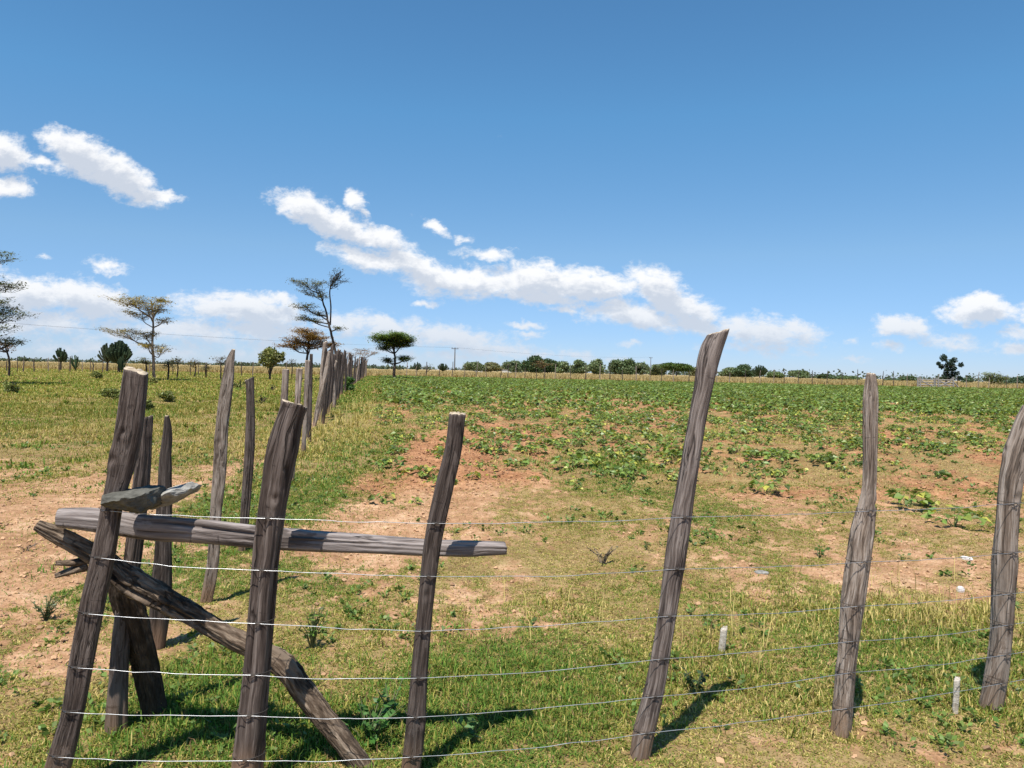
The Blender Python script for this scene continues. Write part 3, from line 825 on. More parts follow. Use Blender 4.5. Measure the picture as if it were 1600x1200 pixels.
def timber(P, R, seed, step=.009, seg=60, side=(1, 0, 0), square=2.0, facets=.10, rough=.05, crack=.16, ncrack=7, long=2.2, top_slope=(0, 0), twist=0, knots=2, bark=7.0):
    """irregular split or round timber along P; R (n,2) = half sizes along `side` and across"""
    C, Rr, s = resample(P, R, step)
    n = len(C); rng = np.random.default_rng(seed)
    t = np.gradient(C, axis=0); t /= np.linalg.norm(t, axis=1)[:, None]
    sd = np.asarray(side, float)[None] - t * (t @ np.asarray(side, float))[:, None]
    sd /= np.linalg.norm(sd, axis=1)[:, None]
    ot = np.cross(t, sd)
    th = np.arange(seg) * 2 * PI / seg
    c, sn = np.cos(th), np.sin(th)
    q0 = rng.random() * .7 - .35
    c_, s_ = np.cos(th + q0), np.sin(th + q0)
    base = 1 / (np.abs(c_) ** square + np.abs(s_) ** square) ** (1 / square)
    S = s[:, None]; TH = th[None]
    ph = rng.random(6) * 2 * PI
    shape = 1 + facets * (np.cos(3 * TH + ph[0] + S * .8) * .6 + np.cos(2 * TH + ph[1] - S * .5) * .5 + np.cos(5 * TH + ph[2] + S * 1.3) * .35)
    cx, cy = c[None] * 2.2 + ph[0] * 9, sn[None] * 2.2 + ph[1] * 9
    bx = lambda k: (np.broadcast_to(cx * k, (n, seg)), np.broadcast_to(cy * k, (n, seg)))
    nA_ = fbm(*bx(1.0), 3, seed, .5, z=S * 4 * np.ones((1, seg))) - .5
    nB_ = fbm(*bx(3.2), 3, seed + 5, .6, z=S * long * np.ones((1, seg))) - .5
    nC_ = fbm(np.broadcast_to(c[None] * 7, (n, seg)), np.broadcast_to(sn[None] * 7, (n, seg)), 3, seed + 9, .6, z=S * bark * np.ones((1, seg))) - .5
    shape = shape + rough * 3.0 * nA_ + rough * .9 * nB_ + rough * 1.3 * nC_ * (2.2 if bark > 8 else 1)
    # drying cracks: narrow grooves that wander along the grain and die out
    for k in range(ncrack):
        a0 = rng.random() * 2 * PI; w = .07 + .08 * rng.random(); dpt = crack * (.4 + .8 * rng.random())
        s0 = rng.random() * s[-1]; ln = (.15 + .5 * rng.random()) * s[-1] * .6
        wander = a0 + .5 * (vnoise(s * 3 + k * 7, np.zeros(n) + k, None, seed) - .5)
        dth = (TH - wander[:, None] + PI) % (2 * PI) - PI
        env = np.exp(-((s - s0) / (ln + 1e-6)) ** 4)[:, None]
        shape = shape - dpt * np.exp(-(dth / w) ** 2) * env
    for k in range(knots):
        a0 = rng.random() * 2 * PI; s0 = rng.random() * s[-1]; sz = .02 + .025 * rng.random()
        dth = ((TH - a0 + PI) % (2 * PI) - PI) * Rr[:, :1]
        dd = np.sqrt(dth ** 2 + ((S - s0) * .7) ** 2)
        shape = shape + .28 * np.exp(-(dd / sz) ** 2) - .34 * np.exp(-(dd / (sz * .45)) ** 2)
    r = base[None] * shape
    A = r * c[None] * Rr[:, :1]; B = r * sn[None] * Rr[:, 1:2]
    ker = np.ones(9) / 9
    def trim(M_, want):
        hi_, lo_ = M_.max(1), M_.min(1)
        sm = lambda v: np.convolve(np.pad(v, 4, 'edge'), ker, 'valid')
        half, mid_ = sm((hi_ - lo_) / 2), sm((hi_ + lo_) / 2)
        return (M_ - mid_[:, None]) * (want / half)[:, None]
    A = trim(A, Rr[:, 0]); B = trim(B, Rr[:, 1])
    V = C[:, None] + A[..., None] * sd[:, None] + B[..., None] * ot[:, None]
    # sawn or hacked top
    fade = np.exp(-((s[-1] - s) / .05) ** 2)[:, None]
    along = (A * top_slope[0] + B * top_slope[1]) * fade
    V = V + along[..., None] * t[:, None]
    # ragged end
    endn = (fbm(np.broadcast_to(c * 3 + seed, (n, seg)), np.broadcast_to(sn * 3, (n, seg)), 2, seed) - .5) * .012 * np.exp(-((s[-1] - s) / .02) ** 2)[:, None]
    V = V + endn[..., None] * t[:, None]
    i = np.arange(n - 1)[:, None] * seg; j = np.arange(seg)[None]; k = (j + 1) % seg
    Q = np.stack([i + j, i + k, i + seg + k, i + seg + j], -1).reshape(-1, 4)
    mr = Rr.mean()
    uv = np.stack([np.broadcast_to(TH * mr, (n, seg)), np.broadcast_to(S, (n, seg))], -1).reshape(-1, 2)
    V = V.reshape(-1, 3)
    T = []; extra = []; uve = []
    base_n = len(V)
    for e, flip in ((0, False), (n - 1, True)):
        ring = np.arange(seg) + e * seg
        cen = V[ring].mean(0)
        inner = cen + (V[ring] - cen) * .55 + (t[e] * .002 if flip else -t[e] * .002) * rng.normal(size=(seg, 1))
        i0 = base_n + sum(len(x) for x in extra)
        extra.append(np.vstack([inner, cen[None]])); uve.append(np.zeros((seg + 1, 2)))
        for q_ in range(seg):
            q2 = (q_ + 1) % seg
            f1 = [ring[q_], i0 + q2, i0 + q_]; f2 = [ring[q_], ring[q2], i0 + q2]; f3 = [i0 + q_, i0 + q2, i0 + seg]
            for f in (f1, f2, f3): T.append(f if flip else f[::-1])
    V = np.vstack([V] + extra); uv = np.vstack([uv] + uve)
    T = np.array(T)
    mi = np.concatenate([np.zeros(len(Q)), np.zeros(len(T) // 2), np.ones(len(T) - len(T) // 2)])
    return V, Q, T, uv, mi
def timber_obj(name, data, mats, loc, parent=None):
    V, Q, T, uv, mi = data
    me = np_mesh(name, V - np.asarray(loc)[None], [Q, T], mats, mi, uv)
    o = link_mesh(name, me, parent)
    if parent is None: o.location = tuple(loc)
    return o
def post(rows, Y, seed, label, group, mat=WOOD, depth=.85, lean=0.0, bury=.25, **kw):
    """rows: (left px, right px, py) from the ground upward, all at distance Y (lean = metres of Y per metre of height)"""
    P = []; R = []
    for (l, r_, py) in rows:
        Yh = Y
        p = at((l + r_) / 2, py, Yh)
        P.append(p); R.append([(r_ - l) / 2 * Y / F, (r_ - l) / 2 * Y / F * depth])
    P = np.array(P); R = np.array(R)
    d = P[0] - P[1]; d /= np.linalg.norm(d)
    g = float(base_z(P[0][0], P[0][1]))
    extra = max(P[0][2] - g, 0) + bury
    P = np.vstack([P[0] + d * extra / max(-d[2], .3), P]); R = np.vstack([R[0], R])
    base = np.array([P[1][0], P[1][1], g])
    o = timber_obj('fence_post', timber(P, R, seed, **kw), [mat, CUT], base)
    tag(o, label, 'fence post', group)
    return P, R
GF = 'front fence posts'
POSTS = {}
POSTS['A'] = post([(62,104,1230),(74,115,1187),(96,131,1117),(108,146,1037),(125,163,950),(144,180,867),(159,192,791),(175,217,704),(186,228,630),(194,232,579)], 2.75, 3,
  'thick leaning corner post with sawn pale top, beside the rail and stones', GF, top_slope=(-.2, .1), square=5, crack=.12, facets=.04, rough=.028)
POSTS['B'] = post([(360,409,1230),(370,414,1150),(381,421,1050),(390,429,950),(397,438,850),(409,452,760),(418,464,700),(434,473,650),(440,479,631)], 2.78, 14,
  'broad dark post with furrowed flat top crossing the middle of the rail', GF, top_slope=(0, -.2), square=2.5, crack=.36, ncrack=9)
POSTS['C'] = post([(624,654,1225),(632,664,1150),(642,669,1050),(652,677,950),(662,690,850),(680,709,760),(695,722,700),(702,728,646)], 2.86, 25,
  'slim squared post with a bend, near the free end of the rail', GF, top_slope=(.1, .1), square=3.2, facets=.06, knots=3)
POSTS['D'] = post([(980,1012,1200),(988,1021,1150),(1005,1036,1083),(1027,1056,967),(1042,1076,850),(1062,1092,733),(1083,1112,617),(1096,1130,545),(1108,1138,519)], 3.07, 36,
  'tallest front post, grey and leaning right with a splintered top', GF, mat=WOOD_DARK, top_slope=(.75, 0), crack=.22, ncrack=10)
POSTS['E'] = post([(1299,1330,1155),(1307,1336,1060),(1317,1352,933),(1323,1359,880),(1332,1365,827),(1346,1368,773),(1349,1371,667),(1350,1371,613),(1354,1368,584)], 3.3, 47,
  'gnarled grey brown post with a rounded whitish tip, right of the tallest post', GF, mat=WOOD_GREY, rough=.10, crack=.3, ncrack=12)
POSTS['F'] = post([(1531,1564,1115),(1544,1577,1040),(1550,1582,987),(1553,1588,880),(1560,1592,773),(1567,1602,720),(1583,1616,670),(1597,1629,640)], 3.6, 58,
  'crooked grey brown post cut by the right edge of the photo', GF, mat=WOOD_GREY, rough=.08, crack=.22)
GL = 'posts of the fence running away at the left'
post([(163,197,1150),(171,199,1060),(180,206,960),(194,220,880),(204,229,800),(212,235,733),(222,239,652)], 3.2, 61, 'dark post with slanted top standing close behind the corner post', GL, top_slope=(.5, 0))
post([(233,256,1030),(237,269,917),(244,269,840),(247,269,760),(250,268,715),(256,269,670),(257,265,650)], 4.15, 72, 'black post with a tapering knobbly tip, behind the flat stones', GL, rough=.12, crack=.25)
post([(312,331,947),(323,342,885),(328,346,810),(332,353,750),(338,358,660),(348,366,590),(355,367,560),(362,368,546)], 5.0, 83, 'tall grey plank like post narrowing to a pointed top', GL, mat=WOOD_GREY, square=2.8, depth=.55)
post([(372,383,868),(376,390,800),(380,395,740),(383,398,690),(385,398,640),(384,397,600),(383,397,592)], 6.4, 94, 'thin crooked post with a bright slanted cut on top', GL, top_slope=(.4, 0))
post([(428,440,800),(434,444,720),(438,449,640),(442,452,577)], 8.4, 105, 'pale grey post with light flat top, just left above the broad dark post', GL, mat=WOOD_GREY)
post([(450,459,755),(456,465,690),(461,470,620),(463,473,576)], 10.2, 116, 'slim grey post rising behind the top of the broad dark post', GL, mat=WOOD_GREY)
post([(470,477,715),(474,482,640),(477,485,563)], 13.6, 127, 'grey stake, left one of a close pair of tall stakes', GL, mat=WOOD_GREY, step=.03, seg=20)
post([(479,486,693),(482,488,620),(484,489,553)], 15.5, 138, 'very thin dark stake, right one of a close pair of tall stakes', GL, step=.03, seg=20)
post([(487,493,672),(494,502,630),(505,513,585),(512,517,549)], 19.5, 149, 'broad pale post leaning right at the start of the dense fence stretch', GL, mat=WOOD_GREY, step=.03, seg=20)
# the dense stretch
rp = random.Random(4)
variants = []
for k in range(8):
    P = [(0, 0, -.3), (rp.uniform(-.03, .03), 0, .5), (rp.uniform(-.05, .08), rp.uniform(-.04, .04), 1.1), (rp.uniform(-.06, .18), rp.uniform(-.06, .06), 1.6)]
    r0 = rp.uniform(.065, .105)
    R = [[r0, r0 * .8], [r0, r0 * .85], [r0 * .92, r0 * .75], [r0 * rp.uniform(.5, .85), r0 * .6]]
    V, Q, T, uv, mi = timber(np.array(P), np.array(R), 300 + k, step=.05, seg=12, knots=0, ncrack=3, top_slope=(rp.uniform(-.6, .6), 0))
    variants.append(np_mesh('fence_post', V, [Q, T], [WOOD_GREY if k % 3 == 0 else WOOD, CUT], mi, uv))
yy = 20.5
while yy < 99:
    x = float(fence_x(yy)) + rp.uniform(-.12, .12)
    o = bpy.data.objects.new('fence_post', rp.choice(variants))
    COL.objects.link(o)
    o.location = (x, yy, float(base_z(x, yy)))
    o.rotation_euler = (rp.uniform(-.06, .06), rp.uniform(-.03, .1), rp.uniform(-.5, .5))
    s = rp.uniform(1.05, 1.4) * (1.06 if yy < 40 else 1.12)
    o.scale = (rp.uniform(.75, 1.05), rp.uniform(.75, 1.05), s)
    tag(o, 'weathered wooden post in the dense far stretch of the left fence', 'fence post', 'posts in the dense stretch of the left fence')
    yy += rp.uniform(.7, 1.5) * (1 + yy / 90)
# far fence: slim poles across the end of the field
def far_post(px, Y, h, label, group, w=1.0):
    p = at(px, 600, Y)
    x = p[0]
    o = bpy.data.objects.new('fence_post', rp.choice(variants)); COL.objects.link(o)
    o.location = (x, Y, float(base_z(x, Y))); o.rotation_euler = (0, rp.uniform(-.04, .06), rp.uniform(-.5, .5))
    o.scale = (.62 * w, .62 * w, h / 1.6)
    tag(o, label, 'fence post', group)
for px in [635,650,665,686,706,726,744,759,782,793,805,820,838,850,867,891,915,937,953,972,994,1015,1033,1052,1076,1098,1120,1140,1164,1187,1209,1225,1247,1269,1292,1315,1339,1379,1396,1417,1466,1496,1510,1528,1545,1572,1590]:
    Yf = float(far_y((px - 800) / F * 100))
    far_post(px, Yf, rp.uniform(1.45, 2.3), 'thin dark post of the far fence across the end of the bean field', 'posts of the far fence', rp.uniform(.8, 1.2))
for px in [10,27,36,53,75,92,109,128,141,145,160,198,233,270,297,310,322,352,377,395,447]:
    far_post(px, 82 + rp.uniform(-3, 3), rp.uniform(1.2, 1.9), 'small dark post on the far edge of the left grassland', 'posts beyond the left grassland', rp.uniform(.8, 1.3))

# rail lashed behind the front posts
RY = 2.93
rows = [(96,793,824,2.93),(140,792,830,2.93),(225,803,843,2.94),(330,812,850,2.95),(440,824,859,2.96),(560,834,864,2.98),(690,843,869,3.02),(760,845,869,3.04),(789,846,866,3.05)]
P = [at(x, (a + b_) / 2, y) for x, a, b_, y in rows]; R = [[(b_ - a) / 2 * y / F, .042] for x, a, b_, y in rows]
o = timber_obj('fence_rail', timber(np.array(P), np.array(R), 401, side=(0, 0, 1), square=4.0, facets=.05, crack=.34, ncrack=14, rough=.06, long=1.2), [WOOD_RAIL, WOOD_RAIL], P[4])
tag(o, 'rough grey wooden rail lying level behind the front posts, under the flat stones', 'rail')
# the crooked brace log with its stubs
YB = 3.06
rows = [(57,820,9,2.92),(90,836,14,2.95),(130,856,15,2.98),(172,882,17,3.02),(205,908,21,3.04),(250,932,19,3.05),(310,965,17,3.05),(365,997,16,3.05),(405,1016,17,3.03),(440,1036,20,3.02),(475,1080,18,3.0),(515,1132,18,2.98),(562,1192,17,2.95)]
P = np.array([at(x, y, d) for x, y, r, d in rows]); R = np.array([[r * d / F, r * d / F * .95] for x, y, r, d in rows])
P = np.vstack([P, P[-1] + (P[-1] - P[-2]) * .5]); R = np.vstack([R, R[-1]])
root = empty('brace_log', tuple(P[6]), 'crooked bark covered log slanting down behind the two left front posts', 'log')
def child_timber(name, data, mats, root):
    V, Q, T, uv, mi = data
    V = V - np.array(root.location)[None]
    o = link_mesh(name, np_mesh(name, V, [Q, T], mats, mi, uv), root)
    return o
child_timber('trunk', timber(P, R, 411, side=(0, 0, 1), rough=.16, crack=.3, ncrack=18, facets=.09, knots=6, long=5, bark=14), [BARK, CUT], root)
for rows in ([(132,878,7,3.0),(108,880,5,2.95),(88,880,4,2.92)], [(135,884,8,3.0),(112,892,6,2.96),(87,900,4,2.93)]):
    P = np.array([at(x, y, d) for x, y, r, d in rows]); R = np.array([[r * d / F] * 2 for x, y, r, d in rows])
    child_timber('branch_stub', timber(P, R, 415, side=(0, 0, 1), seg=14, rough=.12, knots=0, ncrack=3), [BARK, BARK], root)
rows = [(250,1150,18,3.36),(234,1060,20,3.32),(216,980,22,3.25),(198,925,23,3.2),(182,885,14,3.14)]
P = np.array([at(x, y, d) for x, y, r, d in rows]); R = np.array([[r * d / F, r * d / F] for x, y, r, d in rows])
P = np.vstack([P[0] + (P[0] - P[1]) * .9, P]); R = np.vstack([R[0], R])
o = timber_obj('prop_trunk', timber(P, R, 421, rough=.14, crack=.25, ncrack=10, facets=.1, long=4, bark=12), [BARK_SHADED, BARK_SHADED], P[1])
tag(o, 'prop trunk with shade painted into its bark, under the upper end of the crooked log', 'trunk')

# wires: six strands through the front posts
WY = {'A': [795, 867, 953, 1036, 1105, 1173], 'B': [806, 886, 968, 1047, 1109, 1177], 'C': [815, 897, 982, 1054, 1114, 1175],
      'D': [805, 885, 958, 1024, 1082, 1138], 'E': [796, 874, 942, 996, 1045, 1100], 'F': [784, 860, 923, 971, 1017, 1061]}
DIST = {'A': 2.75, 'B': 2.78, 'C': 2.86, 'D': 3.07, 'E': 3.3, 'F': 3.6}
def row_at(P, R, py):
    """centre and half sizes of a post at image height py"""
    best = None
    h = []
    for p in P:
        d = p - EYE; t = d @ FWD
        h.append(600 - F * (d @ UPV) / t)
    h = np.array(h); o_ = np.argsort(h)
    c = np.array([np.interp(py, h[o_], P[o_, k]) for k in range(3)])
    r = np.array([np.interp(py, h[o_], R[o_, k]) for k in range(2)])
    return c, r
NAMES = ['topmost strand of the six strand wire fence, above the rail', 'second strand from the top of the wire fence, just under the rail', 'third wire strand from the top between the front posts',
         'fourth wire strand from the top between the front posts', 'fifth wire strand, second from the bottom of the fence', 'lowest strand of the wire fence, close above the grass']
for w in range(6):
    A = Acc(); ties = []
    pts = []
    for k in 'ABCDEF':
        P, R = POSTS[k]
        c, r = row_at(P, R, WY[k][w])
        f = c + np.array([0, -r[1] * 1.08 - .003, 0])
        if k == 'A': pts.append(f + np.array([-r[0] * .6, r[1] * .3, 0]))
        pts.append(f)
        # tie: loop of wire round the post
        th = np.linspace(0, 2 * PI, 19)
        tilt = random.uniform(-.12, .12)
        TI = Acc(); ties.append(TI)
        TI.tube(np.stack([c[0] + np.cos(th) * (r[0] * 1.06 + .003), c[1] + np.sin(th) * (r[1] * 1.06 + .003), c[2] + .004 + tilt * np.cos(th) * r[0]], 1), .0013, 5, cap=False)
        TI.tube([f + np.array([-.012, -.001, -.004]), f + np.array([0, -.003, .002]), f + np.array([.013, -.001, -.002])], .0024, 5)
    last = pts[-1]
    pts.append(at([1760, 1760, 1762, 1765, 1770, 1775][w], [770, 842, 902, 944, 984, 1022][w], 4.0))
    run = []
    for k in range(len(pts) - 1):
        a, b_ = pts[k], pts[k + 1]
        m = max(int(np.linalg.norm(b_ - a) / .035), 2)
        t = np.linspace(0, 1, m, endpoint=False)
        sag = (.004 + .010 * random.random()) * np.sin(PI * t) * min(np.linalg.norm(b_ - a), 1.2)
        kink = (vnoise(t * 9 + 31 * k + w * 5, t * 0 + w, None, 9) - .5) * .007 * np.sin(PI * t)
        pp = a[None] + (b_ - a)[None] * t[:, None]
        pp[:, 2] += -sag + kink
        run.append(pp)
    run.append(pts[-1][None])
    run = np.vstack(run)
    A.tube(run, .0012, 6)
    wo = tag(A.build('fence_wire', WIRE, loc=tuple(pts[1])), NAMES[w], 'wire', 'wire strands of the front fence')
    for TI in ties:
        me = TI.mesh('tie', TIE_SHADED); me.transform(Matrix.Translation(-Vector(pts[1]))); link_mesh('tie', me, wo)

# stones on the rail
def slab(name, outline, Y, thick, mat, seed, label, tilt=0.0):
    """angular broken stone: convex block whose outline is given in the picture plane at distance Y"""
    rng = np.random.default_rng(seed)
    pts = np.array([at(x, y, Y) for x, y in outline]); cen = pts.mean(0)
    bm = bmesh.new()
    for fy, sc in ((-.5, .62), (-.34, .98), (.3, 1.0), (.5, .7)):
        for p in pts:
            q_ = cen + (p - cen) * sc * (1 + rng.normal() * .03)
            q_[1] += fy * thick * (1 + rng.normal() * .25) + tilt * (p[2] - cen[2])
            bm.verts.new(q_ - cen)
    r_ = bmesh.ops.convex_hull(bm, input=list(bm.verts))
    bmesh.ops.delete(bm, geom=[g for g in r_['geom_interior'] if isinstance(g, bmesh.types.BMVert)], context='VERTS')
    bmesh.ops.dissolve_limit(bm, angle_limit=.2, verts=list(bm.verts), edges=list(bm.edges))
    bmesh.ops.triangulate(bm, faces=list(bm.faces))
    for _ in range(3):
        bmesh.ops.subdivide_edges(bm, edges=[e for e in bm.edges if e.calc_length() > .014], cuts=1, use_grid_fill=True)
        bmesh.ops.triangulate(bm, faces=list(bm.faces))
    co = np.array([v.co[:] for v in bm.verts])
    nn = (np.stack([fbm(co[:, 0] * 26 + k * 5, co[:, 1] * 26, 3, seed + k, .6, z=co[:, 2] * 34) for k in range(3)], 1) - .5) * .022
    for v, d_ in zip(bm.verts, nn): v.co += Vector(d_)
    bmesh.ops.recalc_face_normals(bm, faces=list(bm.faces))
    me = bpy.data.meshes.new(name); bm.to_mesh(me); bm.free(); me.materials.append(mat)
    o = link_mesh(name, me); o.location = tuple(cen)
    return tag(o, label, 'stone')
slab('flat_stone', [(174,777),(184,768),(205,764),(226,760),(246,764),(247,784),(240,792),(226,799),(200,796),(182,788)], 2.79, .22, SLATE, 1, 'dark slate block resting on the rail against the corner post', -.55)
slab('flat_stone', [(245,770),(262,768),(280,762),(292,756),(304,762),(300,768),(288,774),(271,786),(247,790)], 2.93, .2, GREYSTONE, 2, 'light grey flat stone jutting right beyond the dark slate block')

# ------------------------------------------------------------------ small things on the ground
def peg(px, top, bot, halfw, label, mat, lean=(0, 0), cat='peg', rings=0):
    x0, y0 = px_ground(px, bot)
    z0 = float(ground_z(np.array([x0]), np.array([y0]))[0])
    p0 = np.array([x0, y0, z0]); h = (bot - top) * y0 / F
    r = halfw * y0 / F
    pts = [p0 + [0, 0, -.08], p0, p0 + [lean[0] * .5, lean[1] * .5, h * .5], p0 + [lean[0], lean[1], h]]
    d = timber(np.array(pts), np.array([[r, r]] * 4), int(px), step=.008, seg=16, knots=0, ncrack=2, rough=.09, facets=.12, crack=.25, top_slope=(.6, .3))
    o = timber_obj('marker_peg', d, [mat, mat], p0)
    return tag(o, label, cat)
peg(1127, 987, 1024, 5.2, 'short whitish peg upright in the grass between the tallest and gnarled posts', PEGM, (.012, 0))
peg(1492, 1062, 1116, 4.6, 'grey white stub stake in the grass left of the crooked right edge post', PEGM, (.004, 0))
def rock(name, px, py, size, mat, seed, label, rot=0):
    x, y = px_ground(px, py); z = float(ground_z(np.array([x]), np.array([y]))[0])
    rng = np.random.default_rng(seed)
    u = np.linspace(0, PI, 9); v = np.linspace(0, 2 * PI, 15)[:-1]
    U, Vv = np.meshgrid(u, v, indexing='ij')
    p = np.stack([np.sin(U) * np.cos(Vv), np.sin(U) * np.sin(Vv), np.cos(U)], -1)
    rr = .75 + .5 * fbm(p[..., 0] * 1.5 + seed, p[..., 1] * 1.5, 3, seed, z=p[..., 2] * 1.5)
    p = np.sign(p) * np.abs(p) ** .75 * rr[..., None] * np.asarray(size)
    cr, sr = math.cos(rot), math.sin(rot)
    p = np.stack([p[..., 0] * cr - p[..., 1] * sr, p[..., 0] * sr + p[..., 1] * cr, p[..., 2]], -1)
    V = p.reshape(-1, 3); n, m = 9, 14
    i = np.arange(n - 1)[:, None] * m; j = np.arange(m)[None]; k = (j + 1) % m
    Q = np.stack([i + j, i + m + j, i + m + k, i + k], -1).reshape(-1, 4)
    o = link_mesh(name, np_mesh(name, V, [Q], mat, smooth=False)); o.location = (x, y, z + size[2] * .4)
    return tag(o, label, 'stone')
rock('white_stone', 1510, 873, (.02, .055, .022), WHITESTONE, 5, 'slim white stone lying slantwise on bare soil, beyond the grass', .5)
rock('white_stone', 1501, 920, (.028, .02, .028), WHITESTONE, 6, 'small blocky white stone at the edge of the tall yellow grass')
rock('grey_stone', 1190, 899, (.06, .04, .012), GREYSTONE, 7, 'flat grey stone lying on the bare soil right of the tallest post')
rock('grey_stone', 1395, 968, (.05, .02, .012), WHITESTONE, 8, 'thin pale stone in the grass beside the gnarled post')

def weed(name, px, py, h, nl, leaf, col, label, cat='weed', spread=.5, flower=False, seed=1, woody=False, asp=.4):
    x, y = px_ground(px, py); z = float(ground_z(np.array([x]), np.array([y]))[0])
    rng = np.random.default_rng(seed)
    root = empty(name, (x, y, z), label, cat)
    S = Acc(); Lf = Acc(); Pts = []; D = []
    for k in range(max(3, nl // 9)):
        a = rng.random() * 2 * PI; tip = np.array([math.cos(a), math.sin(a), 0]) * h * spread * rng.random() ** .6 + [0, 0, h * (.55 + .45 * rng.random())]
        mid = tip * [.35, .35, .55]
        S.tube([[0, 0, -.03], mid, tip], [.005 if woody else .004, .0035, .002], 4, (.16, .17, .07), cap=False)
        for j in range(nl // max(3, nl // 9)):
            t = .25 + .75 * rng.random()
            p = mid * 2 * t * (1 - t) + tip * t * t
            dv = rng.normal(size=3) * [1, 1, .35] + [0, 0, .15]; dv /= np.linalg.norm(dv)
            Pts.append(p + dv * leaf * .4); D.append(dv)
    Lf.leaves(np.array(Pts), leaf, .45, col, .4, rng, asp, np.array(D))
    S.build('stem', TWIG if woody else LEAF, root); Lf.build('leaves', LEAF, root)
    return root
weed('leafy_weed', 487, 1015, .24, 110, .034, (.10, .16, .03), 'bushy green weed on the grass between the broad dark post and the slim squared post', seed=3, spread=.45)
weed('leafy_weed', 575, 1165, .20, 150, .036, (.07, .17, .03), 'broad leaved green weed at the foot of the crooked log', seed=4, spread=.8, asp=.6)
weed('leafy_weed', 610, 1130, .18, 80, .032, (.08, .18, .035), 'small weed with dotted leaves left of the slim squared post foot', seed=5, spread=.6, asp=.55)
weed('leafy_weed', 742, 1165, .15, 26, .05, (.10, .2, .05), 'pale stalked weed right of the slim squared post foot', seed=6, spread=.5)
weed('dark_weed', 1086, 1086, .13, 50, .032, (.03, .055, .02), 'small dark leafed weed behind the foot of the tallest post', seed=7, spread=.6, asp=.6)
weed('dry_bush', 942, 882, .16, 90, .028, (.09, .07, .045), 'small dark dry bush on the sandy strip left of the tallest post', 'bush', seed=8, spread=.9, woody=True)
weed('grey_green_bush', 72, 966, .15, 150, .026, (.10, .13, .05), 'small grey green bush on the bare sandy path at the left', 'bush', seed=9, spread=.9)
weed('dry_bush', 40, 862, .06, 40, .02, (.14, .1, .06), 'flat dry twiggy bush on the sandy path above the log end', 'bush', seed=10, spread=2.5, woody=True)
weed('leafy_weed', 1010, 800 + 60, .08, 22, .03, (.08, .15, .03), 'low green weed in the soil left beside the tallest post', seed=11, spread=.9)
weed('leafy_weed', 1280, 868, .12, 50, .035, (.07, .18, .03), 'bright green weed on bare soil left of the gnarled post', seed=12, spread=.9)

# ------------------------------------------------------------------ trees
def zat(x, y): return float(base_z(x, y))
def flat_tree(name, px, Y, trunk, pads, label, leafcol, barkmat=TREEBARK, nl=60, leaf=.16, trunk_r=.13, group=None, twigs=16, sparse=.6, seed=1, limb_r=.045, cat='tree'):
    """umbrella or layered thorn tree. trunk: picture points from the ground up; pads: (px,py,rx,ry[,col scale]) foliage layers"""
    rng = np.random.default_rng(seed)
    k_ = Y / F
    base = at(px, trunk[0][1], Y); gz = zat(base[0], Y)
    root = empty(name, (base[0], Y, gz), label, cat, group)
    off = np.array([base[0], Y, gz])
    S = Acc(); Lf = Acc()
    tp = [at(x, y, Y) for x, y in trunk]
    tp[0] = np.array([tp[0][0], Y, gz - .2])
    tp = np.array(tp)
    for i in range(1, len(tp)): tp[i, 1] += rng.normal() * .15
    fine, rr, _ = resample(tp, np.linspace(trunk_r, trunk_r * .35, len(tp))[:, None].repeat(2, 1), .35)
    fine = fine + rng.normal(size=fine.shape) * trunk_r * .12
    S.tube(fine - off, rr[:, 0], 8)
    for pd in pads:
        cx, cy, rx, ry = pd[:4]; cm = pd[4] if len(pd) > 4 else 1.0
        c = at(cx, cy, Y); c[1] += rng.normal() * rx * k_ * .35
        # limb from trunk to pad
        below = fine[fine[:, 2] < c[2] - .1]
        dist = np.hypot(below[:, 0] - c[0], below[:, 1] - c[1]) * .6 + np.abs((c[2] - below[:, 2]) - rx * k_ * .7) if len(below) else None
        st = below[np.argmin(dist)] if len(below) else fine[len(fine) // 2]
        midp = st * .5 + c * .5 + np.array([0, 0, -.12 * abs(c[0] - st[0])]) + rng.normal(size=3) * .1
        lr = limb_r * (.7 + .6 * rng.random())
        lim, lrr, _ = resample(np.array([st, midp, c]), np.array([[lr * 1.3] * 2, [lr] * 2, [lr * .45] * 2]), .3)
        S.tube(lim - off, lrr[:, 0], 5)
        nt = max(5, int(twigs * (rx * k_) ** .8))
        for j in range(nt):
            a = rng.random() * 2 * PI; q = math.sqrt(rng.random())
            tip = c + np.array([math.cos(a) * rx * k_ * q, math.sin(a) * rx * k_ * .8 * q, (rng.random() * 2 - 1) * ry * k_ * (1.1 - .6 * q)])
            s0 = lim[int(len(lim) * (.45 + .5 * rng.random()))]
            m = s0 * .45 + tip * .55 + np.array([0, 0, -.08]) + rng.normal(size=3) * .07
            S.tube(np.array([s0, m, tip]) - off, [lr * .4, lr * .28, lr * .12], 3, cap=False)
            nn = rng.poisson(nl * sparse)
            t = (1 - rng.random(nn) ** 1.6 * .75)[:, None]
            pts = (1 - t) ** 2 * s0 + 2 * t * (1 - t) * m + t * t * tip
            pts = pts + rng.normal(size=(nn, 3)) * np.array([.22, .22, .07]) * (leaf / .16)
            Lf.leaves(pts - off, leaf, .75, np.asarray(leafcol) * cm, .4, rng, .5)
    S.build('trunk', barkmat, root); Lf.build('crown', LEAF, root)
    return root
OL = (.135, .125, .045); DK = (.055, .075, .03); TAN = (.24, .16, .06)
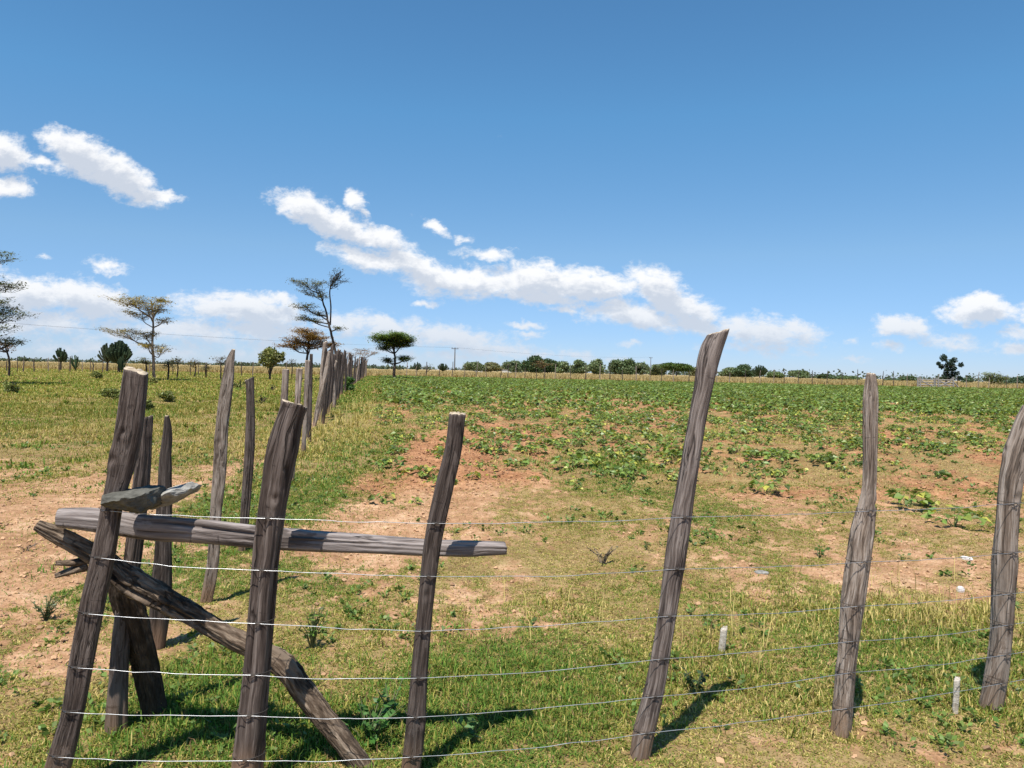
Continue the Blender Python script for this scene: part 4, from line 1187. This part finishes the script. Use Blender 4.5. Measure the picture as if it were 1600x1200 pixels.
flat_tree('acacia_tree', -34, 45, [(-34,600),(-36,540),(-40,480),(-30,430),(-20,400)],
  [(4,402,34,8),(-12,432,32,14),(12,444,32,8),(4,470,30,9),(16,490,38,7),(-10,480,40,10),(5,512,34,5),(14,531,30,6),(-60,420,50,14),(-70,470,60,14),(-80,510,50,10)],
  'dark layered thorn tree cut by the left edge of the photo', (.14, .15, .045), nl=85, leaf=.15, trunk_r=.2, twigs=12, sparse=.6, seed=3)
flat_tree('acacia_tree', 14, 62, [(14,578),(15,560),(10,545),(4,538)], [(0,535,24,8),(10,543,16,6),(-14,540,20,7)], 'small rusty brown thorn tree under the branches at the left edge', (.20, .11, .045), nl=30, leaf=.2, trunk_r=.1, twigs=10, seed=4)
flat_tree('acacia_tree', 241, 60, [(241,593),(241,560),(240,536),(240,510),(238,485),(234,470)],
  [(205,466,42,7,1.1),(232,474,44,8),(215,486,38,6),(192,516,36,5,.8),(220,520,34,5,.8),(252,468,16,7),(258,500,14,7,.8),(245,482,26,6),(232,538,24,7,1.2),(253,545,18,7,1.3)],
  'tall sparse olive tan thorn tree rising behind the corner post', (.30, .235, .065), nl=75, leaf=.15, trunk_r=.13, twigs=14, sparse=.6, seed=5, barkmat=TWIG)
tall = flat_tree('acacia_tree', 530, 68, [(530,600),(527,575),(522,545),(516,510),(510,490),(503,468),(497,452)],
  [(474,441,26,8),(494,444,26,10),(482,455,24,8),(478,478,24,6,.8),(474,496,16,5),(497,488,16,4),(505,462,12,5),(486,500,18,4,.8),(531,512,10,5,.8)],
  'tallest thin thorn tree with twin leaning stems above the left fence', (.15, .145, .045), nl=70, leaf=.16, trunk_r=.15, twigs=13, sparse=.55, seed=6)
# its second stem
A = Acc(); rngs = np.random.default_rng(66); L2 = Acc(); off = np.array(tall.location)
st = np.array([at(x, y, 68.2) for x, y in [(516,508),(517,480),(516,450),(523,434),(533,424)]])
f2, r2, _ = resample(st, np.linspace(.08, .03, 5)[:, None].repeat(2, 1), .3); A.tube(f2 - off, r2[:, 0], 6)
for cx, cy, rx, ry in [(524,432,16,7),(534,424,8,6),(532,440,9,5),(518,444,12,6)]:
    c = at(cx, cy, 68.2)
    for j in range(9):
        tip = c + np.array([rngs.normal() * rx * .8, rngs.normal() * rx * .6, rngs.normal() * ry * .7]) * 68 / F
        s0 = f2[int(len(f2) * (.6 + .39 * rngs.random()))]
        A.tube(np.array([s0, (s0 + tip) / 2 + rngs.normal(size=3) * .08, tip]) - off, [.03, .02, .01], 3, cap=False)
        t = (1 - rngs.random(14) * .5)[:, None]
        L2.leaves((s0 * (1 - t) + tip * t + rngs.normal(size=(14, 3)) * .12) - off, .16, .7, (.075, .075, .028), .4, rngs)
A.build('trunk', TREEBARK, tall); L2.build('crown', LEAF, tall)
flat_tree('acacia_tree', 480, 74, [(480,588),(480,562),(481,545),(482,532)], [(480,517,24,7),(462,530,26,7),(452,539,20,5),(498,528,26,7),(512,536,18,5),(482,538,26,5),(488,524,24,7)],
  'rusty brown flat topped thorn tree beside the tall thin one', (.25, .145, .045), nl=95, leaf=.2, trunk_r=.16, twigs=17, seed=7)
flat_tree('acacia_tree', 616, 84, [(616,593),(616,580),(618,565),(617,552),(614,542)], [(612,523,30,5,1.3),(603,525,22,5,1.2),(622,525,22,5,1.2),(594,528,20,5),(632,528,20,5),(612,530,34,5),(604,536,20,4),(628,537,18,4),(600,543,10,3),(634,559,12,4,.8),(604,562,9,4,.7),(640,533,12,4)],
  'bright green umbrella thorn tree with bent dark trunk at the field corner', (.12, .175, .035), nl=120, leaf=.2, trunk_r=.19, twigs=18, seed=8, limb_r=.06)
flat_tree('acacia_tree', 562, 105, [(562,586),(562,570),(562,558)], [(562,546,18,4),(552,552,16,4),(574,552,15,4),(585,550,10,3)], 'low pale pinkish brown thorn tree behind the end of the left fence', (.26, .17, .11), nl=40, leaf=.2, trunk_r=.12, twigs=9, seed=9, barkmat=TWIG)
flat_tree('acacia_tree', 540, 88, [(540,590),(538,575),(536,560)], [(534,562,12,5),(545,566,10,5)], 'small bare grey thorn tree just behind the dense left fence', (.13, .10, .075), nl=14, leaf=.18, trunk_r=.09, twigs=9, seed=19, barkmat=TWIG)
SMALLT = [(345,64,555,14,'wispy grey thorn tree left beside the tall plank like post',(.14,.12,.08)),(322,70,566,9,'tiny sapling two trees left of the plank like post',(.13,.13,.06)),(276,66,556,11,'small olive sapling right of the tall tan tree',(.16,.14,.06)),
 (262,62,562,9,'small yellow green sapling close right of the tall tan tree',(.2,.18,.06)),(303,72,560,11,'small tan sapling in the middle of the left grassland edge',(.18,.14,.07)),(228,60,556,13,'low spreading olive sapling at the foot of the tall tan tree',(.16,.16,.05)),
 (456,84,560,8,'slim bare sapling between the dome tree and the rusty tree',(.1,.085,.06))]
for i, (px, Y, top, rw, lab, colr) in enumerate(SMALLT):
    hz = 580 + (px - 800) * .0213
    flat_tree('small_thorn_tree', px, Y, [(px, hz + 20), (px + 1, hz), (px, (top + hz) / 2)], [(px, top + 3, rw * .8, 3), (px - rw * .5, top + 7, rw * .6, 3), (px + rw * .5, top + 7, rw * .6, 3), (px, top + 10, rw * .7, 3)], lab, colr, nl=24, leaf=.17, trunk_r=.07, twigs=10, seed=40 + i, group='small thorn trees in the left grassland', limb_r=.03)
def round_tree(name, px, Y, top, halfw, label, col, seed, group=None, leaf=.4, dens=1.0, trunk=True, lumps=7, open_=.0, flat=False, bot=None, cat='tree'):
    rng = np.random.default_rng(seed)
    k_ = Y / F
    p = at(px, top, Y); gz = zat(p[0], Y); H = p[2] - gz; w = halfw * k_
    root = empty(name, (p[0], Y, gz), label, cat, group)
    Lf = Acc(); S = Acc()
    lowf = .10 if not trunk else .17
    cents = []
    for j in range(lumps):
        a = rng.random() * 2 * PI; q = rng.random() ** .6
        zc = H * (lowf + .12 + (.62 - lowf * .4) * rng.random() * (1 - .3 * q))
        if flat: zc = H * (.62 + .25 * rng.random())
        cents.append((np.array([math.cos(a) * w * .62 * q, math.sin(a) * w * .5 * q, zc]), w * (.34 + .22 * rng.random()), H * ((.16 if flat else .2) + .1 * rng.random())))
    cents.append((np.array([0, 0, H * (.82 if flat else .74)]), w * .5, H * .2))
    for c, rx, rz in cents:
        n = int(60 * dens * (rx * rx + rx * rz) / (leaf * leaf) * .55) + 20
        d = rng.normal(size=(n, 3)); d /= np.linalg.norm(d, axis=1)[:, None]
        r = rng.random(n) ** (.35)
        pts = c + d * r[:, None] * np.array([rx, rx * .9, rz]) * (1 + .25 * rng.normal(size=(n, 1)) * .6)
        pts = pts[pts[:, 2] > .05]
        gap = vnoise(pts[:, 0] * 1.3 + seed, pts[:, 1] * 1.3, pts[:, 2] * 1.5, seed) > open_
        Lf.leaves(pts[gap], leaf, .25, np.asarray(col), .45, rng, .7)
        S.tube([np.array([0, 0, H * .12]), np.array([c[0] * .4, c[1] * .4, c[2] * .6]), c], [.09 * H / 5, .06 * H / 5, .03], 5, cap=False)
    S.tube([[0, 0, -.2], [.05, 0, H * .2], [.0, 0, H * .5]], [.16 * H / 5 + .04, .13 * H / 5, .07], 7)
    S.build('trunk', TREEBARK, root); Lf.build('crown', LEAF, root)
    return root
round_tree('dome_tree', 422, 70, 547, 22, 'rounded olive green tree left of the rusty flat topped tree', (.2, .21, .065), 12, leaf=.2, dens=.9, lumps=12, open_=.25, flat=True)
GTL = 'trees on the skyline beyond the far fence'
SK = [(742,205,566,13,(.10,.12,.06),'grey green round tree right of the nearer utility pole',0),(767,212,567,14,(.12,.115,.055),'olive tree with yellowish crown behind the white farm buildings',0),(803,208,564,13,(.10,.125,.07),'open crowned tree over the right end of the white buildings',.3),
 (836,196,556,17,(.038,.06,.024),'darkest tallest bulky tree of the skyline',0),(856,200,561,15,(.04,.062,.025),'dark bulky tree directly right of the tallest skyline tree',0),(880,214,565,14,(.105,.13,.06),'grey green tree just right of the dark bulky pair',0),(905,212,564,14,(.095,.12,.06),'grey green tree left of the farther utility pole',.2),
 (931,206,563,13,(.10,.125,.06),'rounded grey green tree right beside the farther utility pole',.1),(963,203,562,13,(.075,.10,.045),'dark green tree at the left end of the middle tree clump',0),(981,206,562,12,(.07,.095,.04),'peaked dark green tree in the middle tree clump',0),(1002,210,567,13,(.11,.13,.075),'thin grey tree right of the peaked dark tree',.35),(1028,212,570,16,(.105,.125,.06),'low grey green tree left of the bright flat crowned tree',.15),
 (1092,214,575,13,(.12,.12,.06),'low olive tree close left of the tallest front post',.2),(1140,214,576,15,(.10,.125,.06),'low grey green tree right of the tallest front post',.1),(1163,206,570,14,(.05,.075,.035),'dark green tree left of the dark round euphorbia',.05),(1212,214,583,17,(.09,.12,.05),'low green tree right of the dark round euphorbia',.1),
 (1248,216,580,16,(.085,.11,.05),'bumpy green tree between the euphorbia and the gnarled post',.1),(1289,214,586,16,(.055,.08,.04),'dark low tree left of the gnarled post',.1),(1321,216,589,18,(.08,.11,.05),'low green tree close left of the gnarled post',.1),(1395,222,593,14,(.06,.085,.05),'low dark tree right of the gnarled post',.1),(1421,216,589,13,(.06,.085,.045),'low dark round tree left of the bleached gate',.1),
 (1511,150,592,9,(.06,.085,.05),'small dark tree right of the clumpy tall tree',.1),(1590,150,590,14,(.05,.075,.045),'dark tree at the right edge of the photo',.1)]
for i, (px, Y, top, hw, colr, lab, op) in enumerate(SK):
    round_tree('skyline_tree', px, Y, top - 2, hw * 1.3, lab, tuple(c_ * 1.8 for c_ in colr), 100 + i, GTL, leaf=.42, dens=1.0, open_=op, lumps=6 + i % 4)
round_tree('flat_crowned_tree', 1057, 200, 569, 24, 'bright green wide flat crowned tree left of the tallest front post', (.085, .13, .03), 150, GTL, leaf=.4, dens=1.2, flat=True, lumps=9)
flat_tree('orange_thorn_tree', 847, 180, [(848,587),(848,575)], [(846,565,14,3),(838,569,9,2),(856,569,9,2),(847,572,12,2)], 'orange brown thorn tree in front of the dark bulky trees', (.20, .115, .045), nl=22, leaf=.35, trunk_r=.12, twigs=6, seed=22)
flat_tree('acacia_tree', 1553, 118, [(1550,608),(1549,600),(1550,594)], [(1543,584,12,3,1.2),(1556,587,16,3,1.1),(1566,590,13,3),(1548,593,14,4),(1562,597,14,4,.9),(1550,602,12,4,.8)], 'pale green feathery thorn tree behind the fence at the far right', (.15, .17, .045), nl=60, leaf=.26, trunk_r=.13, twigs=9, seed=23)
flat_tree('acacia_tree', 1475, 112, [(1478,610),(1478,603)], [(1473,597,14,3),(1486,600,12,3)], 'low wispy pale shrub tree under the clumpy dark tree', (.18, .17, .06), nl=26, leaf=.22, trunk_r=.08, twigs=8, seed=24, barkmat=TWIG)
# lone clumpy tree
rng = np.random.default_rng(31); Yc = 108; k_ = Yc / F
p = at(1479, 607, Yc); gz = zat(p[0], Yc)
root = empty('clumpy_tree', (p[0], Yc, gz), 'lone dark tree with ball like leaf clumps behind the gate', 'tree')
S = Acc(); Lf = Acc(); off = np.array([p[0], Yc, gz])
trunk = np.array([at(x, y, Yc) for x, y in [(1478,608),(1479,590),(1481,575),(1479,562)]]); trunk[0][2] = gz - .2
S.tube(trunk - off, [.2, .15, .1, .05], 7)
for cx, cy, r in [(1473,560,5),(1479,558,5),(1486,563,4.5),(1480,567,6),(1470,568,3),(1475,573,4),(1468,571,2.5),(1488,570,4),(1496,570,4),(1493,576,3.2),(1484,577,4.5),(1472,577,2.8),(1480,582,5),(1490,584,4.5),(1498,584,4.5),(1470,590,2.8),(1476,588,3.6),(1486,590,5),(1494,591,4),(1502,591,2.5),(1483,572,4)]:
    c = at(cx, cy, Yc); c[1] += rng.normal() * .7
    s0 = trunk[1] + (trunk[3] - trunk[1]) * np.clip((591 - cy) / 32, 0, .9)
    S.tube(np.array([s0, (s0 + c) / 2 - [0, 0, .15], c]) - off, [.06, .04, .02], 4, cap=False)
    n = int(34 * r); d = rng.normal(size=(n, 3)); d /= np.linalg.norm(d, axis=1)[:, None]
    Lf.leaves(c + d * (rng.random(n) ** .4)[:, None] * r * k_ * 1.05 - off, .22, .2, (.032, .055, .035), .4, rng, .7)
S.build('trunk', TREEBARK, root); Lf.build('crown', LEAF, root)
# candelabra euphorbias
def euphorbia(px, Y, top, halfw, base_py, label, seed, n=70, col=(.035, .055, .025), trunk_f=.5):
    rng = np.random.default_rng(seed)
    p = at(px, top, Y); gz = zat(p[0], Y); H = p[2] - gz; w = halfw * Y / F
    root = empty('candelabra_euphorbia', (p[0], Y, gz), label, 'tree', 'candelabra euphorbias')
    S = Acc(); C = Acc()
    S.tube([[0, 0, -.2], [0.02, 0, H * trunk_f * .6], [0, 0, H * trunk_f]], [.17 * H / 4, .14 * H / 4, .12 * H / 4], 8)
    for k in range(n):
        a = rng.random() * 2 * PI; q = math.sqrt(rng.random())
        tip = np.array([math.cos(a) * w * q, math.sin(a) * w * q, H * (1 - .42 * q ** 2.2) * (.95 + .07 * rng.random())])
        s0 = np.array([0, 0, H * trunk_f * (.75 + .25 * (1 - q))])
        m = np.array([tip[0] * .72, tip[1] * .72, s0[2] + (tip[2] - s0[2]) * (.5 + .1 * (1 - q))])
        f, r, _ = resample(np.array([s0, m, tip]), np.array([[.09] * 2, [.10] * 2, [.085] * 2]) * max(H / 4, .5), .3)
        C.tube(f, r[:, 0], 5, np.asarray(col) * (.75 + .6 * rng.random()))
    S.build('trunk', TREEBARK, root); C.build('crown', SUCC, root)
euphorbia(95, 92, 543, 11, 568, 'small round topped euphorbia on a pale stem, farthest left', 1, 55)
euphorbia(186, 88, 532, 20, 566, 'large dark euphorbia, right one of the joined pair', 2, 120, trunk_f=.35)
euphorbia(168, 90, 536, 14, 566, 'paler euphorbia, left one of the joined pair', 3, 60, (.055, .07, .035), trunk_f=.45)
euphorbia(118, 90, 552, 8, 568, 'low shrubby green euphorbia without a clear stem', 4, 18, (.05, .085, .035), trunk_f=.15)
euphorbia(190, 86, 556, 7, 568, 'low bushy euphorbia at the foot of the joined pair', 14, 24, (.035, .055, .025), trunk_f=.15)
euphorbia(652, 128, 565, 8, 588, 'small euphorbia with a narrow crown right of the umbrella tree', 5, 45, (.05, .07, .04), trunk_f=.45)
euphorbia(692, 130, 567, 10, 588, 'flat round topped euphorbia left of the nearer utility pole', 6, 70, trunk_f=.42)
euphorbia(1187, 190, 570, 13, 592, 'big dark round euphorbia on the skyline right of the tallest post', 7, 120, trunk_f=.3)
flat_tree('small_thorn_tree', 668, 126, [(667,590),(667,580)], [(668,571,8,3),(664,575,7,3),(673,576,7,3)], 'wispy grey sapling between the two small euphorbias', (.14, .15, .09), nl=22, leaf=.25, trunk_r=.07, twigs=7, seed=61)
# low shrubs in the left grassland
SH = [(20,565,16,34,'round green shrub at the left edge of the grassland'),(105,602,26,30,'dark green mound shrub left of the corner post top'),(175,596,24,31,'green mound shrub just left of the corner post top'),(70,590,20,38,'low shrub below the leftmost euphorbia'),
 (262,602,16,30,'dark shrub right beside the corner post top'),(290,596,18,36,'olive shrub between corner post and plank like post'),(375,578,14,46,'green shrub right of the plank like post tip'),(318,602,14,28,'small shrub left of the plank like post'),
 (408,600,14,30,'shrub behind the thin crooked post'),(30,606,18,27,'wide low olive shrub near the left edge'),(225,612,14,24,'low shrub hidden partly by the corner post'),(425,585,12,44,'shrub under the dome tree'),(150,570,16,60,'shrub in front of the joined euphorbias'),(240,575,10,52,'shrub at the foot of the tall tan tree')]
for i, (px, py, hw, Y, lab) in enumerate(SH):
    if i in (1, 3, 5, 7, 9): continue
    hz = 580 + (px - 800) * .0213
    H = .5 if i % 3 else .75
    p = at(px, 600, Y); gz = zat(p[0], Y)
    tp = hz - (gz + H - CAM_H) * F / Y
    round_tree('shrub', px, Y, tp, hw * (30 / Y) ** .4, lab, (.25, .25, .075) if i % 2 else (.19, .21, .06), 200 + i, 'low shrubs in the left grassland', leaf=.09, dens=.35, trunk=False, lumps=7, open_=.38, cat='shrub')
# weedy shrub at the field side of the left fence
round_tree('shrub', 548, 46, 588, 12, 'lush green shrub at the foot of the dense left fence', (.07, .14, .03), 231, None, leaf=.14, dens=.7, trunk=False, lumps=5, open_=.1, cat='shrub')
# far scrub on the horizon
Lf = Acc(); rng = np.random.default_rng(77)
for i in range(420):
    a = math.radians(rng.uniform(-42, 42)); Yd = rng.uniform(300, 700)
    x = math.tan(a) * Yd; h = rng.uniform(1.6, 3.6) * (1 if x > 0 else .6); w = rng.uniform(2, 9)
    n = 50
    d = rng.normal(size=(n, 3)) * [w * .4, w * .4, h * .33] + [x, Yd, zat(x, Yd) + h * .45]
    Lf.leaves(d, 1.1, .2, (.07, .09, .05), .35, rng, .8)
o = Lf.build('distant_scrub', LEAF); tag(o, 'low dark line of scrub on the horizon', 'scrub', None, 'stuff')

# ------------------------------------------------------------------ utility poles and lines
def pole(px, Y, top, label):
    p = at(px, top, Y); gz = zat(p[0], Y); H = p[2] - gz
    root = empty('utility_pole', (p[0], Y, gz), label, 'utility pole', 'utility poles')
    A = Acc(); A.tube([[0, 0, -.5], [0, 0, H * .5], [0, 0, H]], [.17, .15, .12], 8); A.build('pole', POLE, root)
    A = Acc(); A.box((0, 0, H - .35), (2.2, .14, .16), rot=.55); A.build('crossarm', POLE, root, smooth=False)
    for k in (-1, 0, 1):
        A = Acc(); A.tube([[k * .95 * math.cos(.55), k * .95 * math.sin(.55), H - .27], [k * .95 * math.cos(.55), k * .95 * math.sin(.55), H]], [.06, .08], 6); A.build('insulator', CABLE, root)
    return np.array([p[0], Y, gz + H])
t1 = pole(711, 215, 543, 'nearer wooden utility pole with crossarm behind the bean field')
t2 = pole(1017, 365, 558, 'farther small utility pole amid the skyline trees')
d = t1 - t2
t0 = t1 + np.array([-82, -124, .3])
g0 = zat(t0[0], t0[1])
for k, lab in ((-.95, 'front cable of the power line crossing the sky'), (.95, 'rear cable of the power line crossing the sky')):
    A = Acc(); offv = np.array([k * math.cos(.55), k * math.sin(.55), 0]); run = []
    for a, b_ in ((t0, t1), (t1, t2)):
        for t in np.linspace(0, 1, 24):
            q_ = a + (b_ - a) * t + offv; q_[2] -= 4 * t * (1 - t) * 1.1; run.append(q_)
    A.tube(run, .009, 4)
    tag(A.build('power_cable', CABLE, loc=tuple(t1)), lab, 'power line', 'power line cables')

# ------------------------------------------------------------------ farm buildings and the gate
def farmhouse(px, Y, wpx, hpx, label):
    p = at(px, 585, Y); gz = zat(p[0], Y); w = wpx * Y / F; h = hpx * Y / F
    root = empty('farm_building', (p[0], Y, gz), label, 'building', 'white farm buildings')
    A = Acc(); A.box((0, 0, h * .36 - .1), (w, 4, h * .72 + .2)); A.build('wall', PLASTER, root, smooth=False)
    A = Acc()
    e, r = w / 2 + .3, 2.4; z0, z1 = h * .72, h
    V = [(-e, -r, z0), (e, -r, z0), (e, 0, z1), (-e, 0, z1), (-e, r, z0), (e, r, z0)]
    V += [(x, y, z + .06) for x, y, z in V]
    A.add(V, [[6, 7, 8, 9], [9, 8, 11, 10], [0, 3, 2, 1], [3, 4, 5, 2], [0, 1, 7, 6], [4, 10, 11, 5], [0, 6, 9, 3], [3, 9, 10, 4], [1, 2, 8, 7], [2, 5, 11, 8]])
    A.build('roof', ROOFM, root, smooth=False)
    A = Acc(); A.box((w * .2, -2.02, h * .28), (.8, .06, h * .56)); A.build('door', POLE, root, smooth=False)
farmhouse(752, 222, 22, 12, 'low white farm building half hidden by the round trees')
farmhouse(801, 226, 32, 11, 'long low white farm building right of the olive tree')
Yg = 97.5
def gp(px, py): return at(px, py, Yg)
p = gp(1464, 606); gz = zat(p[0], Yg)
root = empty('field_gate', (p[0], Yg, gz), 'bleached wooden gate with diagonal braces in the far fence', 'gate')
off = np.array([p[0], Yg, gz])
def bar(name, a, b_, r):
    A = Acc(); A.tube(np.array([gp(*a), gp(*b_)]) - off, r, 5); A.build(name, GATEW, root)
for a, b_ in (((1434,608), (1434,590)), ((1460,608), (1460,590)), ((1466,608), (1466,589)), ((1461,608), (1461,591)), ((1438,608),(1437,588)), ((1490,608),(1489,589))):
    bar('gate_post', a, b_, .11)
for y in (593, 597, 601, 604.5): bar('rail', (1434, y), (1490, y + 1), .07)
for a, b_ in (((1436,593), (1459,605)), ((1463,592), (1484,604)), ((1486,592), (1499,607)), ((1468,604),(1486,595))): bar('brace', a, b_, .08)
print('done', len(scene.objects))
